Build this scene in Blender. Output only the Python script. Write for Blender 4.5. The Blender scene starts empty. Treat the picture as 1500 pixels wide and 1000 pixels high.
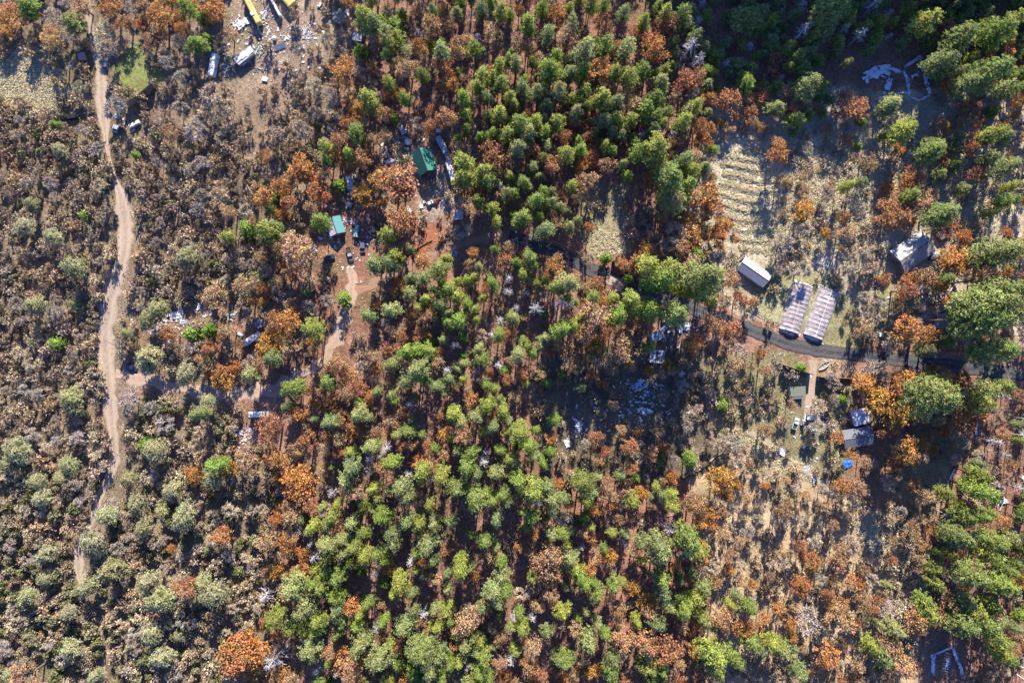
import bpy, math, random
import numpy as np
from mathutils import Vector

# ---------------------------------------------------------------- camera, world, sun
scene = bpy.context.scene
col = scene.collection
CAM_H = 266.7                       # drone height; 1 photo pixel = S metres on the ground
S = 400.0 / 1500.0
cam_d = bpy.data.cameras.new('camera'); cam = bpy.data.objects.new('camera', cam_d); col.objects.link(cam)
cam.location = (0, 0, CAM_H); cam.rotation_euler = (0, 0, 0)
cam_d.sensor_width = 36; cam_d.lens = 24.0; cam_d.clip_start = 1; cam_d.clip_end = 4000
scene.camera = cam

SUN_EL = math.radians(29.5); SUN_ROT = math.radians(6)
world = bpy.data.worlds.new('World'); scene.world = world; world.use_nodes = True
nt = world.node_tree; nt.nodes.clear()
wo = nt.nodes.new('ShaderNodeOutputWorld'); bg = nt.nodes.new('ShaderNodeBackground'); sky = nt.nodes.new('ShaderNodeTexSky')
sky.sky_type = 'NISHITA'; sky.sun_disc = False; sky.sun_elevation = SUN_EL; sky.sun_rotation = SUN_ROT
sky.air_density = 0.8; sky.dust_density = 0.2; sky.ozone_density = 4.0
bg.inputs['Strength'].default_value = 0.088
tint = nt.nodes.new('ShaderNodeMix'); tint.data_type = 'RGBA'; tint.blend_type = 'MULTIPLY'; tint.inputs[0].default_value = 1; tint.inputs[7].default_value = (.72, .92, 1.45, 1)
nt.links.new(sky.outputs[0], tint.inputs[6]); nt.links.new(tint.outputs[2], bg.inputs[0]); nt.links.new(bg.outputs[0], wo.inputs[0])
sun_d = bpy.data.lights.new('sun', 'SUN'); sun = bpy.data.objects.new('sun', sun_d); col.objects.link(sun)
sun_d.energy = 5.0; sun_d.angle = math.radians(0.5); sun_d.color = (1.0, 0.93, 0.82)
sdir = Vector((math.sin(SUN_ROT)*math.cos(SUN_EL), math.cos(SUN_ROT)*math.cos(SUN_EL), math.sin(SUN_EL)))
sun.rotation_euler = (-sdir).to_track_quat('-Z', 'Y').to_euler()
sun.location = (40, 300, 260)
vs = scene.view_settings
vs.view_transform = 'Standard'; vs.look = 'None'; vs.gamma = 1.0; vs.exposure = 1.2
scene.render.engine = 'CYCLES'
scene.cycles.max_bounces = 5; scene.cycles.diffuse_bounces = 1; scene.cycles.transparent_max_bounces = 8

rng = np.random.default_rng(11)
random.seed(5)
PI = math.pi

def W(px, py, z=0.0):
    """world x, y of the point at height z seen at photo pixel px, py"""
    k = S * (CAM_H - z) / CAM_H
    return (px - 750) * k, (500 - py) * k

# ---------------------------------------------------------------- numpy noise
def vnoise(x, y, scale, seed=0):
    x = np.asarray(x, float) / scale; y = np.asarray(y, float) / scale
    xi = np.floor(x).astype(np.int64); yi = np.floor(y).astype(np.int64)
    fx = x - xi; fy = y - yi
    fx = fx*fx*(3-2*fx); fy = fy*fy*(3-2*fy)
    def h(a, b):
        n = (a*374761393 + b*668265263 + seed*974711) & 0xffffffff
        n = ((n ^ (n >> 13)) * 1274126177) & 0xffffffff
        n = n ^ (n >> 16)
        return (n & 0xffff) / 65535.0
    return (h(xi, yi)*(1-fx)+h(xi+1, yi)*fx)*(1-fy) + (h(xi, yi+1)*(1-fx)+h(xi+1, yi+1)*fx)*fy
def fbm(x, y, scale, seed=0, o=4):
    s = 0; a = 1; t = 0
    for i in range(o):
        s = s + a*vnoise(x, y, scale/2**i, seed+i*17); t += a; a *= .5
    return s/t

def sstep(a, b, v):
    t = np.clip((v-a)/(b-a), 0, 1); return t*t*(3-2*t)

def terrace(x, y): return np.sin((y-.012*(x-93)**2+.12*x+2.2*vnoise(x, y, 11, 3))*2*PI/3.9)
def gz(x, y):
    """ground height: gentle undulation, and the steep ridge past the top right that keeps the ravine in shade"""
    x = np.asarray(x, float); y = np.asarray(y, float)
    z = (vnoise(x, y, 34, 3)-.5)*1.6 + (vnoise(x, y, 9, 5)-.5)*.35
    pxx = x/S + 750
    h0 = np.interp(pxx, [900, 960, 1010, 1100, 1200, 1300, 1400, 1520, 1700], [-40, -12, 6, 17, 20, 18, 12, 6, 3])
    crest = np.maximum(h0 + 55*math.tan(SUN_EL), 0) + (fbm(x, y, 22, 9)-.5)*9*(pxx > 900)
    d = y - 137
    prof = sstep(0, 55, d) * (1 - .25*sstep(60, 200, d))
    z = z + crest*prof*sstep(930, 1010, pxx)
    # low terraces across the straw field
    py = 500-y/S; f = sstep(1045, 1065, pxx)*(1-sstep(1130, 1155, pxx))*sstep(222, 236, py)*(1-sstep(355, 375, py))
    z = z + f*.32*np.maximum(terrace(x, y), 0)
    return z

# ---------------------------------------------------------------- materials
def mat_new(name):
    m = bpy.data.materials.new(name); m.use_nodes = True
    n = m.node_tree; b = n.nodes['Principled BSDF']; return m, n, b
def N(n, t, **kw):
    o = n.nodes.new(t)
    for k, v in kw.items(): setattr(o, k, v)
    return o
def plant_mat(name, rough=.75, trans=0.0, noise=.0):
    m, n, b = mat_new(name)
    a = N(n, 'ShaderNodeAttribute'); a.attribute_name = 'col'
    oi = N(n, 'ShaderNodeObjectInfo')
    mx = N(n, 'ShaderNodeMix', data_type='RGBA', blend_type='MULTIPLY'); mx.inputs[0].default_value = 1
    n.links.new(a.outputs['Color'], mx.inputs[6]); n.links.new(oi.outputs['Color'], mx.inputs[7])
    n.links.new(mx.outputs[2], b.inputs['Base Color'])
    b.inputs['Roughness'].default_value = rough; b.inputs['Specular IOR Level'].default_value = .12
    if trans:
        t = N(n, 'ShaderNodeBsdfTranslucent'); ms = N(n, 'ShaderNodeMixShader'); ms.inputs[0].default_value = trans
        n.links.new(mx.outputs[2], t.inputs['Color'])
        n.links.new(b.outputs[0], ms.inputs[1]); n.links.new(t.outputs[0], ms.inputs[2])
        n.links.new(ms.outputs[0], n.nodes['Material Output'].inputs[0])
    return m
M_LEAF = plant_mat('foliage', .7, .14)
M_TWIG = plant_mat('twigs', .85, 0)
M_BARK = plant_mat('bark', .9, 0)

MATS = {}
def paint(name, c, rough=.5, metal=0.0, dirt=.35, scale=1.2, rib=0.0, ribaxis='X', spec=.4, dirtcol=(.16, .11, .07)):
    """painted / sheet material with blotchy dirt and optional corrugation"""
    if name in MATS: return MATS[name]
    m, n, b = mat_new(name)
    tc = N(n, 'ShaderNodeTexCoord')
    no = N(n, 'ShaderNodeTexNoise'); no.inputs['Scale'].default_value = scale; no.inputs['Detail'].default_value = 8; no.inputs['Roughness'].default_value = .7
    n.links.new(tc.outputs['Object'], no.inputs['Vector'])
    cr = N(n, 'ShaderNodeMapRange'); cr.inputs[1].default_value = .45; cr.inputs[2].default_value = .75; cr.inputs[3].default_value = 0; cr.inputs[4].default_value = dirt
    n.links.new(no.outputs[0], cr.inputs[0])
    mx = N(n, 'ShaderNodeMix', data_type='RGBA'); mx.inputs[6].default_value = (*c, 1); mx.inputs[7].default_value = (*dirtcol, 1)
    n.links.new(cr.outputs[0], mx.inputs[0]); n.links.new(mx.outputs[2], b.inputs['Base Color'])
    b.inputs['Roughness'].default_value = rough; b.inputs['Metallic'].default_value = metal; b.inputs['Specular IOR Level'].default_value = spec
    bu = N(n, 'ShaderNodeBump'); bu.inputs['Strength'].default_value = .4; bu.inputs['Distance'].default_value = .05
    if rib:
        wv = N(n, 'ShaderNodeTexWave', bands_direction=ribaxis); wv.inputs['Scale'].default_value = rib
        n.links.new(tc.outputs['Object'], wv.inputs['Vector']); n.links.new(wv.outputs['Fac'], bu.inputs['Height'])
    else:
        n.links.new(no.outputs[0], bu.inputs['Height'])
    n.links.new(bu.outputs[0], b.inputs['Normal'])
    MATS[name] = m; return m

def ground_mat():
    m, n, b = mat_new('earth_and_leaf_litter')
    a = N(n, 'ShaderNodeAttribute'); a.attribute_name = 'col'
    geo = N(n, 'ShaderNodeNewGeometry')
    n1 = N(n, 'ShaderNodeTexNoise'); n1.inputs['Scale'].default_value = .9; n1.inputs['Detail'].default_value = 10; n1.inputs['Roughness'].default_value = .72
    n.links.new(geo.outputs['Position'], n1.inputs['Vector'])
    n2 = N(n, 'ShaderNodeTexNoise'); n2.inputs['Scale'].default_value = .12; n2.inputs['Detail'].default_value = 5
    n.links.new(geo.outputs['Position'], n2.inputs['Vector'])
    r1 = N(n, 'ShaderNodeMapRange'); r1.inputs[1].default_value = .3; r1.inputs[2].default_value = .7; r1.inputs[3].default_value = .5; r1.inputs[4].default_value = 1.5
    n.links.new(n1.outputs[0], r1.inputs[0])
    r2 = N(n, 'ShaderNodeMapRange'); r2.inputs[1].default_value = .3; r2.inputs[2].default_value = .7; r2.inputs[3].default_value = .75; r2.inputs[4].default_value = 1.2
    n.links.new(n2.outputs[0], r2.inputs[0])
    mu = N(n, 'ShaderNodeMath', operation='MULTIPLY'); n.links.new(r1.outputs[0], mu.inputs[0]); n.links.new(r2.outputs[0], mu.inputs[1])
    mx = N(n, 'ShaderNodeVectorMath', operation='SCALE'); n.links.new(a.outputs['Color'], mx.inputs[0]); n.links.new(mu.outputs[0], mx.inputs['Scale'])
    n.links.new(mx.outputs[0], b.inputs['Base Color'])
    b.inputs['Roughness'].default_value = .95; b.inputs['Specular IOR Level'].default_value = .05
    bu = N(n, 'ShaderNodeBump'); bu.inputs['Strength'].default_value = .9; bu.inputs['Distance'].default_value = .35
    n.links.new(n1.outputs[0], bu.inputs['Height']); n.links.new(bu.outputs[0], b.inputs['Normal'])
    return m
def road_mat(name, c, c2, along=.35):
    m, n, b = mat_new(name)
    geo = N(n, 'ShaderNodeNewGeometry')
    n1 = N(n, 'ShaderNodeTexNoise'); n1.inputs['Scale'].default_value = 1.1; n1.inputs['Detail'].default_value = 9; n1.inputs['Roughness'].default_value = .65
    n.links.new(geo.outputs['Position'], n1.inputs['Vector'])
    uv = N(n, 'ShaderNodeAttribute'); uv.attribute_name = 'track'
    r1 = N(n, 'ShaderNodeMapRange'); r1.inputs[1].default_value = .35; r1.inputs[2].default_value = .68; r1.clamp = False
    ad = N(n, 'ShaderNodeMath', operation='MULTIPLY_ADD'); ad.inputs[1].default_value = along
    n.links.new(uv.outputs['Fac'], ad.inputs[0]); n.links.new(n1.outputs[0], ad.inputs[2]); n.links.new(ad.outputs[0], r1.inputs[0])
    cl = N(n, 'ShaderNodeClamp'); n.links.new(r1.outputs[0], cl.inputs[0])
    mx = N(n, 'ShaderNodeMix', data_type='RGBA'); mx.inputs[6].default_value = (*c, 1); mx.inputs[7].default_value = (*c2, 1)
    n.links.new(cl.outputs[0], mx.inputs[0]); n.links.new(mx.outputs[2], b.inputs['Base Color'])
    b.inputs['Roughness'].default_value = .95; b.inputs['Specular IOR Level'].default_value = .08
    bu = N(n, 'ShaderNodeBump'); bu.inputs['Strength'].default_value = .5; bu.inputs['Distance'].default_value = .12
    n.links.new(n1.outputs[0], bu.inputs['Height']); n.links.new(bu.outputs[0], b.inputs['Normal'])
    return m

# ---------------------------------------------------------------- mesh from arrays
def mesh_np(name, V, Q, C=None, mat=None, smooth=False):
    me = bpy.data.meshes.new(name)
    V = np.ascontiguousarray(V, np.float32); Q = np.ascontiguousarray(Q, np.int32)
    k = Q.shape[1]
    me.vertices.add(len(V)); me.vertices.foreach_set('co', V.ravel())
    me.loops.add(Q.size); me.loops.foreach_set('vertex_index', Q.ravel())
    me.polygons.add(len(Q))
    me.polygons.foreach_set('loop_start', np.arange(0, Q.size, k, dtype=np.int32))
    if smooth: me.polygons.foreach_set('use_smooth', np.ones(len(Q), bool))
    if C is not None:
        at = me.attributes.new('col', 'FLOAT_COLOR', 'POINT')
        C4 = np.ones((len(V), 4), np.float32); C4[:, :3] = C
        at.data.foreach_set('color', C4.ravel())
    me.update(calc_edges=True)
    if mat: me.materials.append(mat)
    return me

def tag(o, label=None, cat=None, group=None, kind=None):
    if label: o['label'] = label
    if cat: o['category'] = cat
    if group: o['group'] = group
    if kind: o['kind'] = kind
    return o
def link(name, me, parent=None, loc=None):
    o = bpy.data.objects.new(name, me); col.objects.link(o)
    if parent is not None: o.parent = parent
    if loc is not None: o.location = loc
    return o
def empty(name, loc, rz=0):
    o = bpy.data.objects.new(name, None); col.objects.link(o)
    o.location = loc; o.rotation_euler = (0, 0, rz); o.empty_display_size = 1
    return o

def inpoly(x, y, poly):
    c = np.zeros(np.shape(x), bool); n = len(poly); j = n-1
    for i in range(n):
        xi, yi = poly[i]; xj, yj = poly[j]
        if yi != yj:
            c ^= ((yi > y) != (yj > y)) & (x < (xj-xi)*(y-yi)/(yj-yi)+xi)
        j = i
    return c

# ---------------------------------------------------------------- ground
LITTER = (.30, .165, .11)
PATCH = [   # polygon in photo pixels, colour of the soil or grass there (one with shade painted in), strength
 ([(-200,-200),(470,-200),(500,250),(420,330),(400,420),(380,620),(400,720),(380,1200),(-200,1200)], (.24,.175,.115), 1),
 ([(1040,130),(1700,130),(1700,490),(1250,480),(1110,470),(1040,420),(1000,300)], (.50,.41,.28), 1),
 ([(1010,700),(1100,640),(1240,720),(1340,760),(1350,1200),(1000,1200),(1040,880)], (.50,.36,.215), 1),
 ([(790,520),(1040,510),(1050,700),(900,700),(790,680)], (.17,.14,.09), .9),  # clearing's tree shade also painted in as darker ground
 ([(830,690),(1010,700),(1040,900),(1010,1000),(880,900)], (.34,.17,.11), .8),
 ([(0,66),(60,72),(98,110),(98,166),(-90,176),(-90,60)], (.47,.42,.26), 1),
 ([(164,95),(195,66),(216,78),(238,110),(226,135),(192,148),(170,128)], (.22,.235,.08), 1),
 ([(285,-60),(560,-60),(530,70),(475,84),(440,120),(400,128),(300,135),(275,110)], (.32,.23,.165), 1),
 ([(240,120),(300,135),(420,120),(440,200),(330,245),(220,200)], (.27,.19,.13), .8),
 ([(1048,225),(1112,212),(1147,260),(1155,330),(1135,378),(1085,368),(1060,300)], (.70,.62,.43), 1),
 ([(1150,220),(1250,200),(1320,170),(1420,200),(1460,300),(1440,360),(1300,330),(1160,400)], (.62,.52,.36), .8),
 ([(1380,230),(1450,230),(1455,340),(1400,345)], (.40,.38,.24), .8),
 ([(850,260),(918,262),(925,375),(868,380),(845,340)], (.30,.26,.15), .9),
 ([(868,338),(912,345),(915,378),(875,378)], (.46,.38,.22), .9),
 ([(555,190),(650,190),(665,300),(640,400),(575,440),(560,300)], (.30,.175,.115), 1),
 ([(600,318),(642,308),(652,346),(594,382)], (.36,.145,.08), 1),
 ([(608,250),(660,250),(662,302),(640,330),(612,318)], (.33,.26,.21), .9),
 ([(440,290),(548,290),(560,380),(530,470),(480,560),(455,510),(465,420)], (.27,.14,.09), 1),
 ([(190,470),(330,430),(420,450),(470,530),(400,590),(300,580),(190,575)], (.28,.16,.105), .8),
 ([(330,580),(440,580),(440,720),(360,700),(330,650)], (.32,.18,.12), .9),
 ([(1036,515),(1150,520),(1240,560),(1235,700),(1150,690),(1110,640),(1040,650)], (.25,.215,.115), 1),
 ([(1190,520),(1255,520),(1250,552),(1195,548)], (.36,.25,.165), 1),
 ([(1048,640),(1085,622),(1130,650),(1200,685),(1225,705),(1150,700),(1100,650)], (.48,.41,.25), .9),
 ([(1240,600),(1380,590),(1400,680),(1370,760),(1240,740)], (.26,.15,.09), .8),
 ([(1310,640),(1405,620),(1390,720),(1330,790)], (.30,.25,.14), .8),
 ([(1250,770),(1330,760),(1365,820),(1350,880),(1310,860)], (.42,.34,.2), .9),
 ([(1090,395),(1240,400),(1260,520),(1120,470)], (.27,.26,.12), .8),
 ([(1290,400),(1350,400),(1350,500),(1280,500)], (.30,.26,.14), .8),
 ([(1370,330),(1440,330),(1450,400),(1400,410)], (.30,.22,.19), .9),
]
xs = np.arange(-290, 291, 1.0); ys = np.arange(-220, 331, 1.0)
far = np.array([400, 600, 1000, 2000, 3500.])
xs = np.concatenate([-far[::-1], xs, far]); ys = np.concatenate([-far[::-1], ys, far+60])
GX, GY = np.meshgrid(xs, ys)
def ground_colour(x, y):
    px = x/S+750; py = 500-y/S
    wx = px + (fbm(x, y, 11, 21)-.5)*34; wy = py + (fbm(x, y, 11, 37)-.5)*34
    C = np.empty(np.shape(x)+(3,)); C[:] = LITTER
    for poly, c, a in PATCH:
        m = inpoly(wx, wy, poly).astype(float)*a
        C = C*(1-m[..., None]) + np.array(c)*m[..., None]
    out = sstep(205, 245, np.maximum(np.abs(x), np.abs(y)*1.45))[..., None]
    C = C*(1-out)+np.array((.085, .085, .045))*(.6+.9*fbm(x, y, 60, 66)[..., None])*out
    v = fbm(x, y, 6, 77, 5)[..., None]; g = fbm(x, y, 15, 91)[..., None]
    C = C*(.72+.55*v)
    C = C*(1-.35*sstep(.52, .75, g)) + np.array((.15, .15, .06))*.35*sstep(.52, .75, g)
    return C
GC = ground_colour(GX, GY)
# soften patch borders by one cell
for _ in range(1):
    GC[1:-1, 1:-1] = (GC[1:-1, 1:-1]*2 + GC[:-2, 1:-1] + GC[2:, 1:-1] + GC[1:-1, :-2] + GC[1:-1, 2:])/6
GZ = gz(GX, GY)
nx, ny = len(xs), len(ys)
idx = np.arange(nx*ny).reshape(ny, nx)
Q = np.stack([idx[:-1, :-1], idx[:-1, 1:], idx[1:, 1:], idx[1:, :-1]], -1).reshape(-1, 4)
g = link('ground', mesh_np('ground', np.stack([GX, GY, GZ], -1).reshape(-1, 3), Q, GC.reshape(-1, 3), ground_mat(), True))
tag(g, kind='structure')

# ---------------------------------------------------------------- roads
def ribbon(name, pts, mat, kind='structure', lift=.09, seed=1, rough=.16):
    pts = np.array(pts, float)
    P = pts[:, :2]; t = np.concatenate([[0], np.cumsum(np.linalg.norm(np.diff(P, axis=0), axis=1))])
    tt = np.arange(0, t[-1], 4.0)
    def sm(v):
        u = np.interp(tt, t, v); k = np.ones(7)/7
        return np.convolve(np.pad(u, 3, mode='edge'), k, 'valid')
    cx, cy, w = sm(pts[:, 0]), sm(pts[:, 1]), sm(pts[:, 2])
    dx, dy = np.gradient(cx), np.gradient(cy); L = np.hypot(dx, dy); nxv, nyv = -dy/L, dx/L
    us = np.linspace(-1, 1, 11); V = []; T = []
    for i in range(len(tt)):
        e1 = 1 + (vnoise(tt[i], 0, 9, seed)-.5)*2*rough*2; e2 = 1 + (vnoise(tt[i], 0, 9, seed+5)-.5)*2*rough*2
        for u in us:
            q = u*w[i]/2*(e1 if u < 0 else e2)
            x, y = W(cx[i]+nxv[i]*q, cy[i]+nyv[i]*q)
            edge = abs(u) > .99
            V.append((x, y, float(gz(x, y)) + (-.12 if edge else lift)))
            T.append(1-min(abs(abs(u)-.45)/.3, 1) if not edge else 0)
    n = len(us); m = len(tt); idx = np.arange(n*m).reshape(m, n)
    Q = np.stack([idx[:-1, :-1], idx[1:, :-1], idx[1:, 1:], idx[:-1, 1:]], -1).reshape(-1, 4)
    me = mesh_np(name, np.array(V), Q, None, mat, True)
    at = me.attributes.new('track', 'FLOAT', 'POINT'); at.data.foreach_set('value', np.array(T, np.float32))
    me.flip_normals() if me.polygons[0].normal.z < 0 else None
    o = link(name, me); tag(o, kind=kind); return o
ROAD1 = [(126,-70,8),(130,20,8),(136,60,10),(146,105,13),(148,135,19),(151,165,19),(153,195,8),(160,230,4),(168,262,6),(178,292,20),(184,330,22),(184,365,22),(173,400,23),(163,430,24),(155,465,26),(152,500,26),(155,535,26),(159,570,22),(162,605,18),(167,650,14),(168,680,14),(157,705,12),(145,725,12),(138,750,9),(127,775,9),(115,800,14),(112,830,17),(118,852,8),(130,880,2.5),(142,910,7),(150,945,2.5),(155,1000,2.5),(158,1080,2.5)]
ROAD2 = [(165,546,14),(190,551,24),(230,562,20),(290,572,18),(340,577,22),(400,572,26),(440,550,22),(475,530,20),(493,500,20),(505,470,20),(515,430,20),(515,400,16),(508,385,12)]
ROAD5 = [(515,432,14),(545,418,14),(580,400,14),(620,382,13),(660,362,13),(700,349,14),(748,344,15)]
ROAD3 = [(742,344,18),(790,360,22),(830,378,22),(870,398,23),(910,414,23),(950,430,22),(1000,447,22),(1050,466,22),(1100,484,22),(1150,502,22),(1200,514,22),(1260,521,22),(1320,528,22),(1400,537,22),(1500,549,22),(1640,566,22)]
ROAD4 = [(1193,524,20),(1190,545,15),(1188,575,13),(1184,600,12),(1180,625,9)]
ribbon('dirt_road', [(a, b, w*1.2) for a, b, w in ROAD1], road_mat('pale_dirt', (.29,.21,.15), (.45,.345,.255), .28), seed=3)
ribbon('dirt_track', ROAD2, road_mat('red_brown_dirt', (.34,.23,.16), (.46,.33,.24), .2), seed=13, rough=.3)
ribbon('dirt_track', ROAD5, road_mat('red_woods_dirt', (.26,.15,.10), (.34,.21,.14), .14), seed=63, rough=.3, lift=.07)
ribbon('road', ROAD3, road_mat('worn_asphalt', (.038,.040,.046), (.11,.105,.10), .32), seed=23, rough=.07)
ribbon('driveway', ROAD4, road_mat('driveway_dirt', (.33,.24,.17), (.44,.33,.24), .12), seed=33, lift=.13, rough=.25)
ribbon('path', [(1042,480,7),(1047,520,7),(1044,570,8),(1040,620,9),(1046,650,7)], road_mat('path_dirt', (.27,.17,.12), (.36,.25,.18), .12), seed=43, rough=.3)
ribbon('dirt_pullout', [(884,408,14),(900,412,22),(918,423,14)], road_mat('tan_dirt', (.44,.31,.23), (.52,.38,.29), .12), seed=53, lift=.14, rough=.15)

# places where nothing tall may grow: (polyline, half width) and polygons, photo pixels
KEEP_OUT_LINES = [(ROAD1, 13), (ROAD2, 14), (ROAD3, 15), (ROAD4, 10), (ROAD5, 12)]

# ---------------------------------------------------------------- plant meshes (numpy arrays: verts, quads, colours)
def unit(v): return v/np.maximum(np.linalg.norm(v, axis=-1, keepdims=True), 1e-9)
def leaves(P, size, r, up=.5, cvar=.35, tint=None, out=None):
    """one small quad per point, tilted at random"""
    n = len(P)
    nrm = r.normal(size=(n, 3)); nrm[:, 2] = np.abs(nrm[:, 2]) + up
    if out is not None: nrm = nrm*.6 + out
    nrm = unit(nrm)
    a = unit(np.cross(nrm, r.normal(size=(n, 3)))); b = np.cross(nrm, a)
    s = size*(.6+.8*r.random((n, 1)))
    a = a*s; b = b*s*(.55+.35*r.random((n, 1)))
    V = np.stack([P-a-b*.4, P+a*.2-b, P+a+b*.4, P-a*.2+b], 1).reshape(-1, 3)
    Q = np.arange(4*n).reshape(-1, 4)
    c = (1-cvar/2) + cvar*r.random((n, 1))
    C = np.repeat(np.ones((n, 3))*c if tint is None else tint*c, 4, axis=0)
    return V, Q, C
def strips(A, B, w0, w1, r, c=(1, 1, 1), cvar=.3):
    """flat tapering sticks from A to B"""
    n = len(A); d = unit(B-A)
    s = unit(np.cross(d, r.normal(size=(n, 3))))
    w0 = np.ones((n, 1))*w0 if np.isscalar(w0) else w0[:, None]; w1 = np.ones((n, 1))*w1 if np.isscalar(w1) else w1[:, None]
    V = np.stack([A-s*w0, A+s*w0, B+s*w1, B-s*w1], 1).reshape(-1, 3)
    k = (1-cvar/2)+cvar*r.random((n, 1))
    C = np.repeat(np.array(c)[None]*k, 4, axis=0)
    return V, np.arange(4*n).reshape(-1, 4), C
def tubes(A, B, ra, rb, c=(1, 1, 1), k=5):
    """solid tapering limbs"""
    n = len(A); d = unit(B-A); ref = np.where(np.abs(d[:, 2:3]) > .9, np.array([[1., 0, 0]]), np.array([[0., 0, 1]]))
    s = unit(np.cross(d, ref)); t = np.cross(d, s)
    ang = np.arange(k)/k*2*PI
    ring = np.cos(ang)[None, :, None]*s[:, None]+np.sin(ang)[None, :, None]*t[:, None]
    ra = np.broadcast_to(np.asarray(ra, float), (n,))[:, None, None]; rb = np.broadcast_to(np.asarray(rb, float), (n,))[:, None, None]
    V = np.concatenate([A[:, None]+ring*ra, B[:, None]+ring*rb], 1).reshape(-1, 3)
    q = np.array([[i, (i+1) % k, k+(i+1) % k, k+i] for i in range(k)])
    Q = (np.arange(n)[:, None, None]*2*k+q[None]).reshape(-1, 4)
    return V, Q, np.tile(np.array(c, float), (len(V), 1))
def joinp(parts):
    V = []; Q = []; C = []; o = 0
    for v, q, c in parts:
        V.append(v); Q.append(q+o); C.append(c); o += len(v)
    return np.concatenate(V), np.concatenate(Q), np.concatenate(C)
def poly_path(pts, r0, r1, c):
    pts = np.array(pts); n = len(pts)-1; rr = np.linspace(r0, r1, n+1)
    return tubes(pts[:-1], pts[1:], rr[:-1], rr[1:], c)
BARK_P = (.26, .15, .10); BARK_O = (.16, .125, .10); BARK_G = (.34, .30, .27)

# every builder works at its natural size (metres) and returns (crown arrays, trunk arrays, crown radius, height)
def mk_pine(r, h=21., R=3.5, base=.38, tip=1.0, density=1.0, size=.235, open_=0., irregular=.2, pw=.62):
    T = np.array([[0, 0, -.5], [r.normal()*.1, r.normal()*.1, h*.5], [r.normal()*.15, r.normal()*.15, h*.97]])
    tr = [poly_path(T, .34*h/21, .06, BARK_P)]
    P = []; tint = []; out = []; A = []; B = []
    nl = int(13*h/21)+3
    ph = r.random()*6
    lob = r.random(6)*2*PI
    for i in range(nl):
        t = (i+.5)/nl; z = h*(base+(1-base)*t)
        L = R*min(1, (1-t)**pw*1.18+.05)*(.55+.45*min(1, t*4))
        nb = max(3, int((4+5*(1-t))*density))
        for j in range(nb):
            a = ph+i*2.4+j*2*PI/nb+r.normal()*.25
            l = L*(1+irregular*math.sin(2*a+lob[0])+irregular*.6*math.sin(5*a+lob[1])+r.normal()*.12)
            zz = z-l*.10+r.normal()*.25
            e = np.array([math.cos(a)*l, math.sin(a)*l, zz]); A.append((0, 0, zz-.2)); B.append(e)
            nt_ = 1 if l < .9 else (2 if l < 2.3 else 3)
            for k in range(nt_):
                f = 1-.36*k
                c0 = np.array([e[0]*f, e[1]*f, zz+.1*k]) + r.normal(size=3)*np.array([.22, .22, .12])
                m = 13 if open_ < .5 else 7
                sp = .42 if open_ < .5 else .5
                q = c0+r.normal(size=(m, 3))*np.array([sp, sp, sp*.5])*.85
                P.append(q); b = .6+.75*r.random()
                hue = np.array([1+.22*(r.random()-.5), 1, 1+.2*(r.random()-.5)])
                tint.append(np.tile(hue*b, (m, 1)))
                out.append(np.tile(np.array([math.cos(a), math.sin(a), .9])*.55, (m, 1)))
    P = np.concatenate(P); tint = np.concatenate(tint); out = np.concatenate(out)
    A = np.array(A, float); B = np.array(B)
    tr.append(strips(A, A+(B-A)*.9, .07, .03, r, BARK_P))
    return leaves(P, size, r, tint=tint, out=out, cvar=.4), joinp(tr), R, h

def limb_tree(r, h, R, crownbase, nmain=6):
    """limb skeleton: list of segments and the tip points that carry twigs or leaves"""
    segs = []; tips = []
    h0 = h*crownbase
    lean = r.normal(size=2)*.25
    top = np.array([lean[0], lean[1], h0]); segs.append((np.array([0, 0, -.4]), top, .26*h/9, .2*h/9))
    for i in range(nmain):
        a = i*2*PI/nmain+r.normal()*.3; el = .35+r.random()*.9
        l = R*(.55+.2*r.random())
        m = top+np.array([math.cos(a)*math.cos(el)*l, math.sin(a)*math.cos(el)*l, math.sin(el)*l*(h-h0)/R*.6])
        segs.append((top, m, .13*h/9, .08*h/9))
        for j in range(4):
            a2 = a+r.normal()*.7; el2 = el*.7+r.normal()*.35
            l2 = R*(.32+.18*r.random())
            e = m+np.array([math.cos(a2)*math.cos(el2)*l2, math.sin(a2)*math.cos(el2)*l2, abs(math.sin(el2))*l2*.9+.2])
            segs.append((m, e, .06*h/9, .03)); tips.append(e)
    return segs, np.array(tips)
def segs_mesh(segs, c):
    A = np.array([s[0] for s in segs]); B = np.array([s[1] for s in segs])
    return tubes(A, B, [s[2] for s in segs], [s[3] for s in segs], c, 4)
def mk_oak(r, h=9.5, R=4., dens=1.0, size=.22, hole=.25):
    """broad autumn crown: leaf clumps round the limb tips, with gaps"""
    segs, tips = limb_tree(r, h, R*.82, .38, 7)
    n = int(58*dens); P = []; tint = []; out = []
    c0 = np.array([0, 0, h*.5])
    lob = r.random(8)*2*PI
    for i in range(n):
        a = r.random()*2*PI; s = r.random()**.55
        el = math.acos(s*.98)
        rad = R*(.9+.16*math.sin(3*a+lob[0])+.10*math.sin(5*a+lob[1]))
        sh = .62+.38*r.random()
        p = np.array([math.cos(a)*rad*s, math.sin(a)*rad*s, (h*.5)*math.sin(el)*sh])+c0
        if r.random() < hole and s < .8: p[2] -= h*.25
        m = 32
        q = p+r.normal(size=(m, 3))*np.array([.48, .48, .3])*R/4
        P.append(q); b = .66+.46*r.random()
        hue = np.array([1+.2*(r.random()-.5), 1+.36*(r.random()-.5), 1+.4*(r.random()-.5)])
        tint.append(np.tile(hue*b, (m, 1)))
    P = np.concatenate(P); tint = np.concatenate(tint)
    return leaves(P, size, r, tint=tint, up=.35, cvar=.5), segs_mesh(segs, BARK_O), R, h
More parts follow.
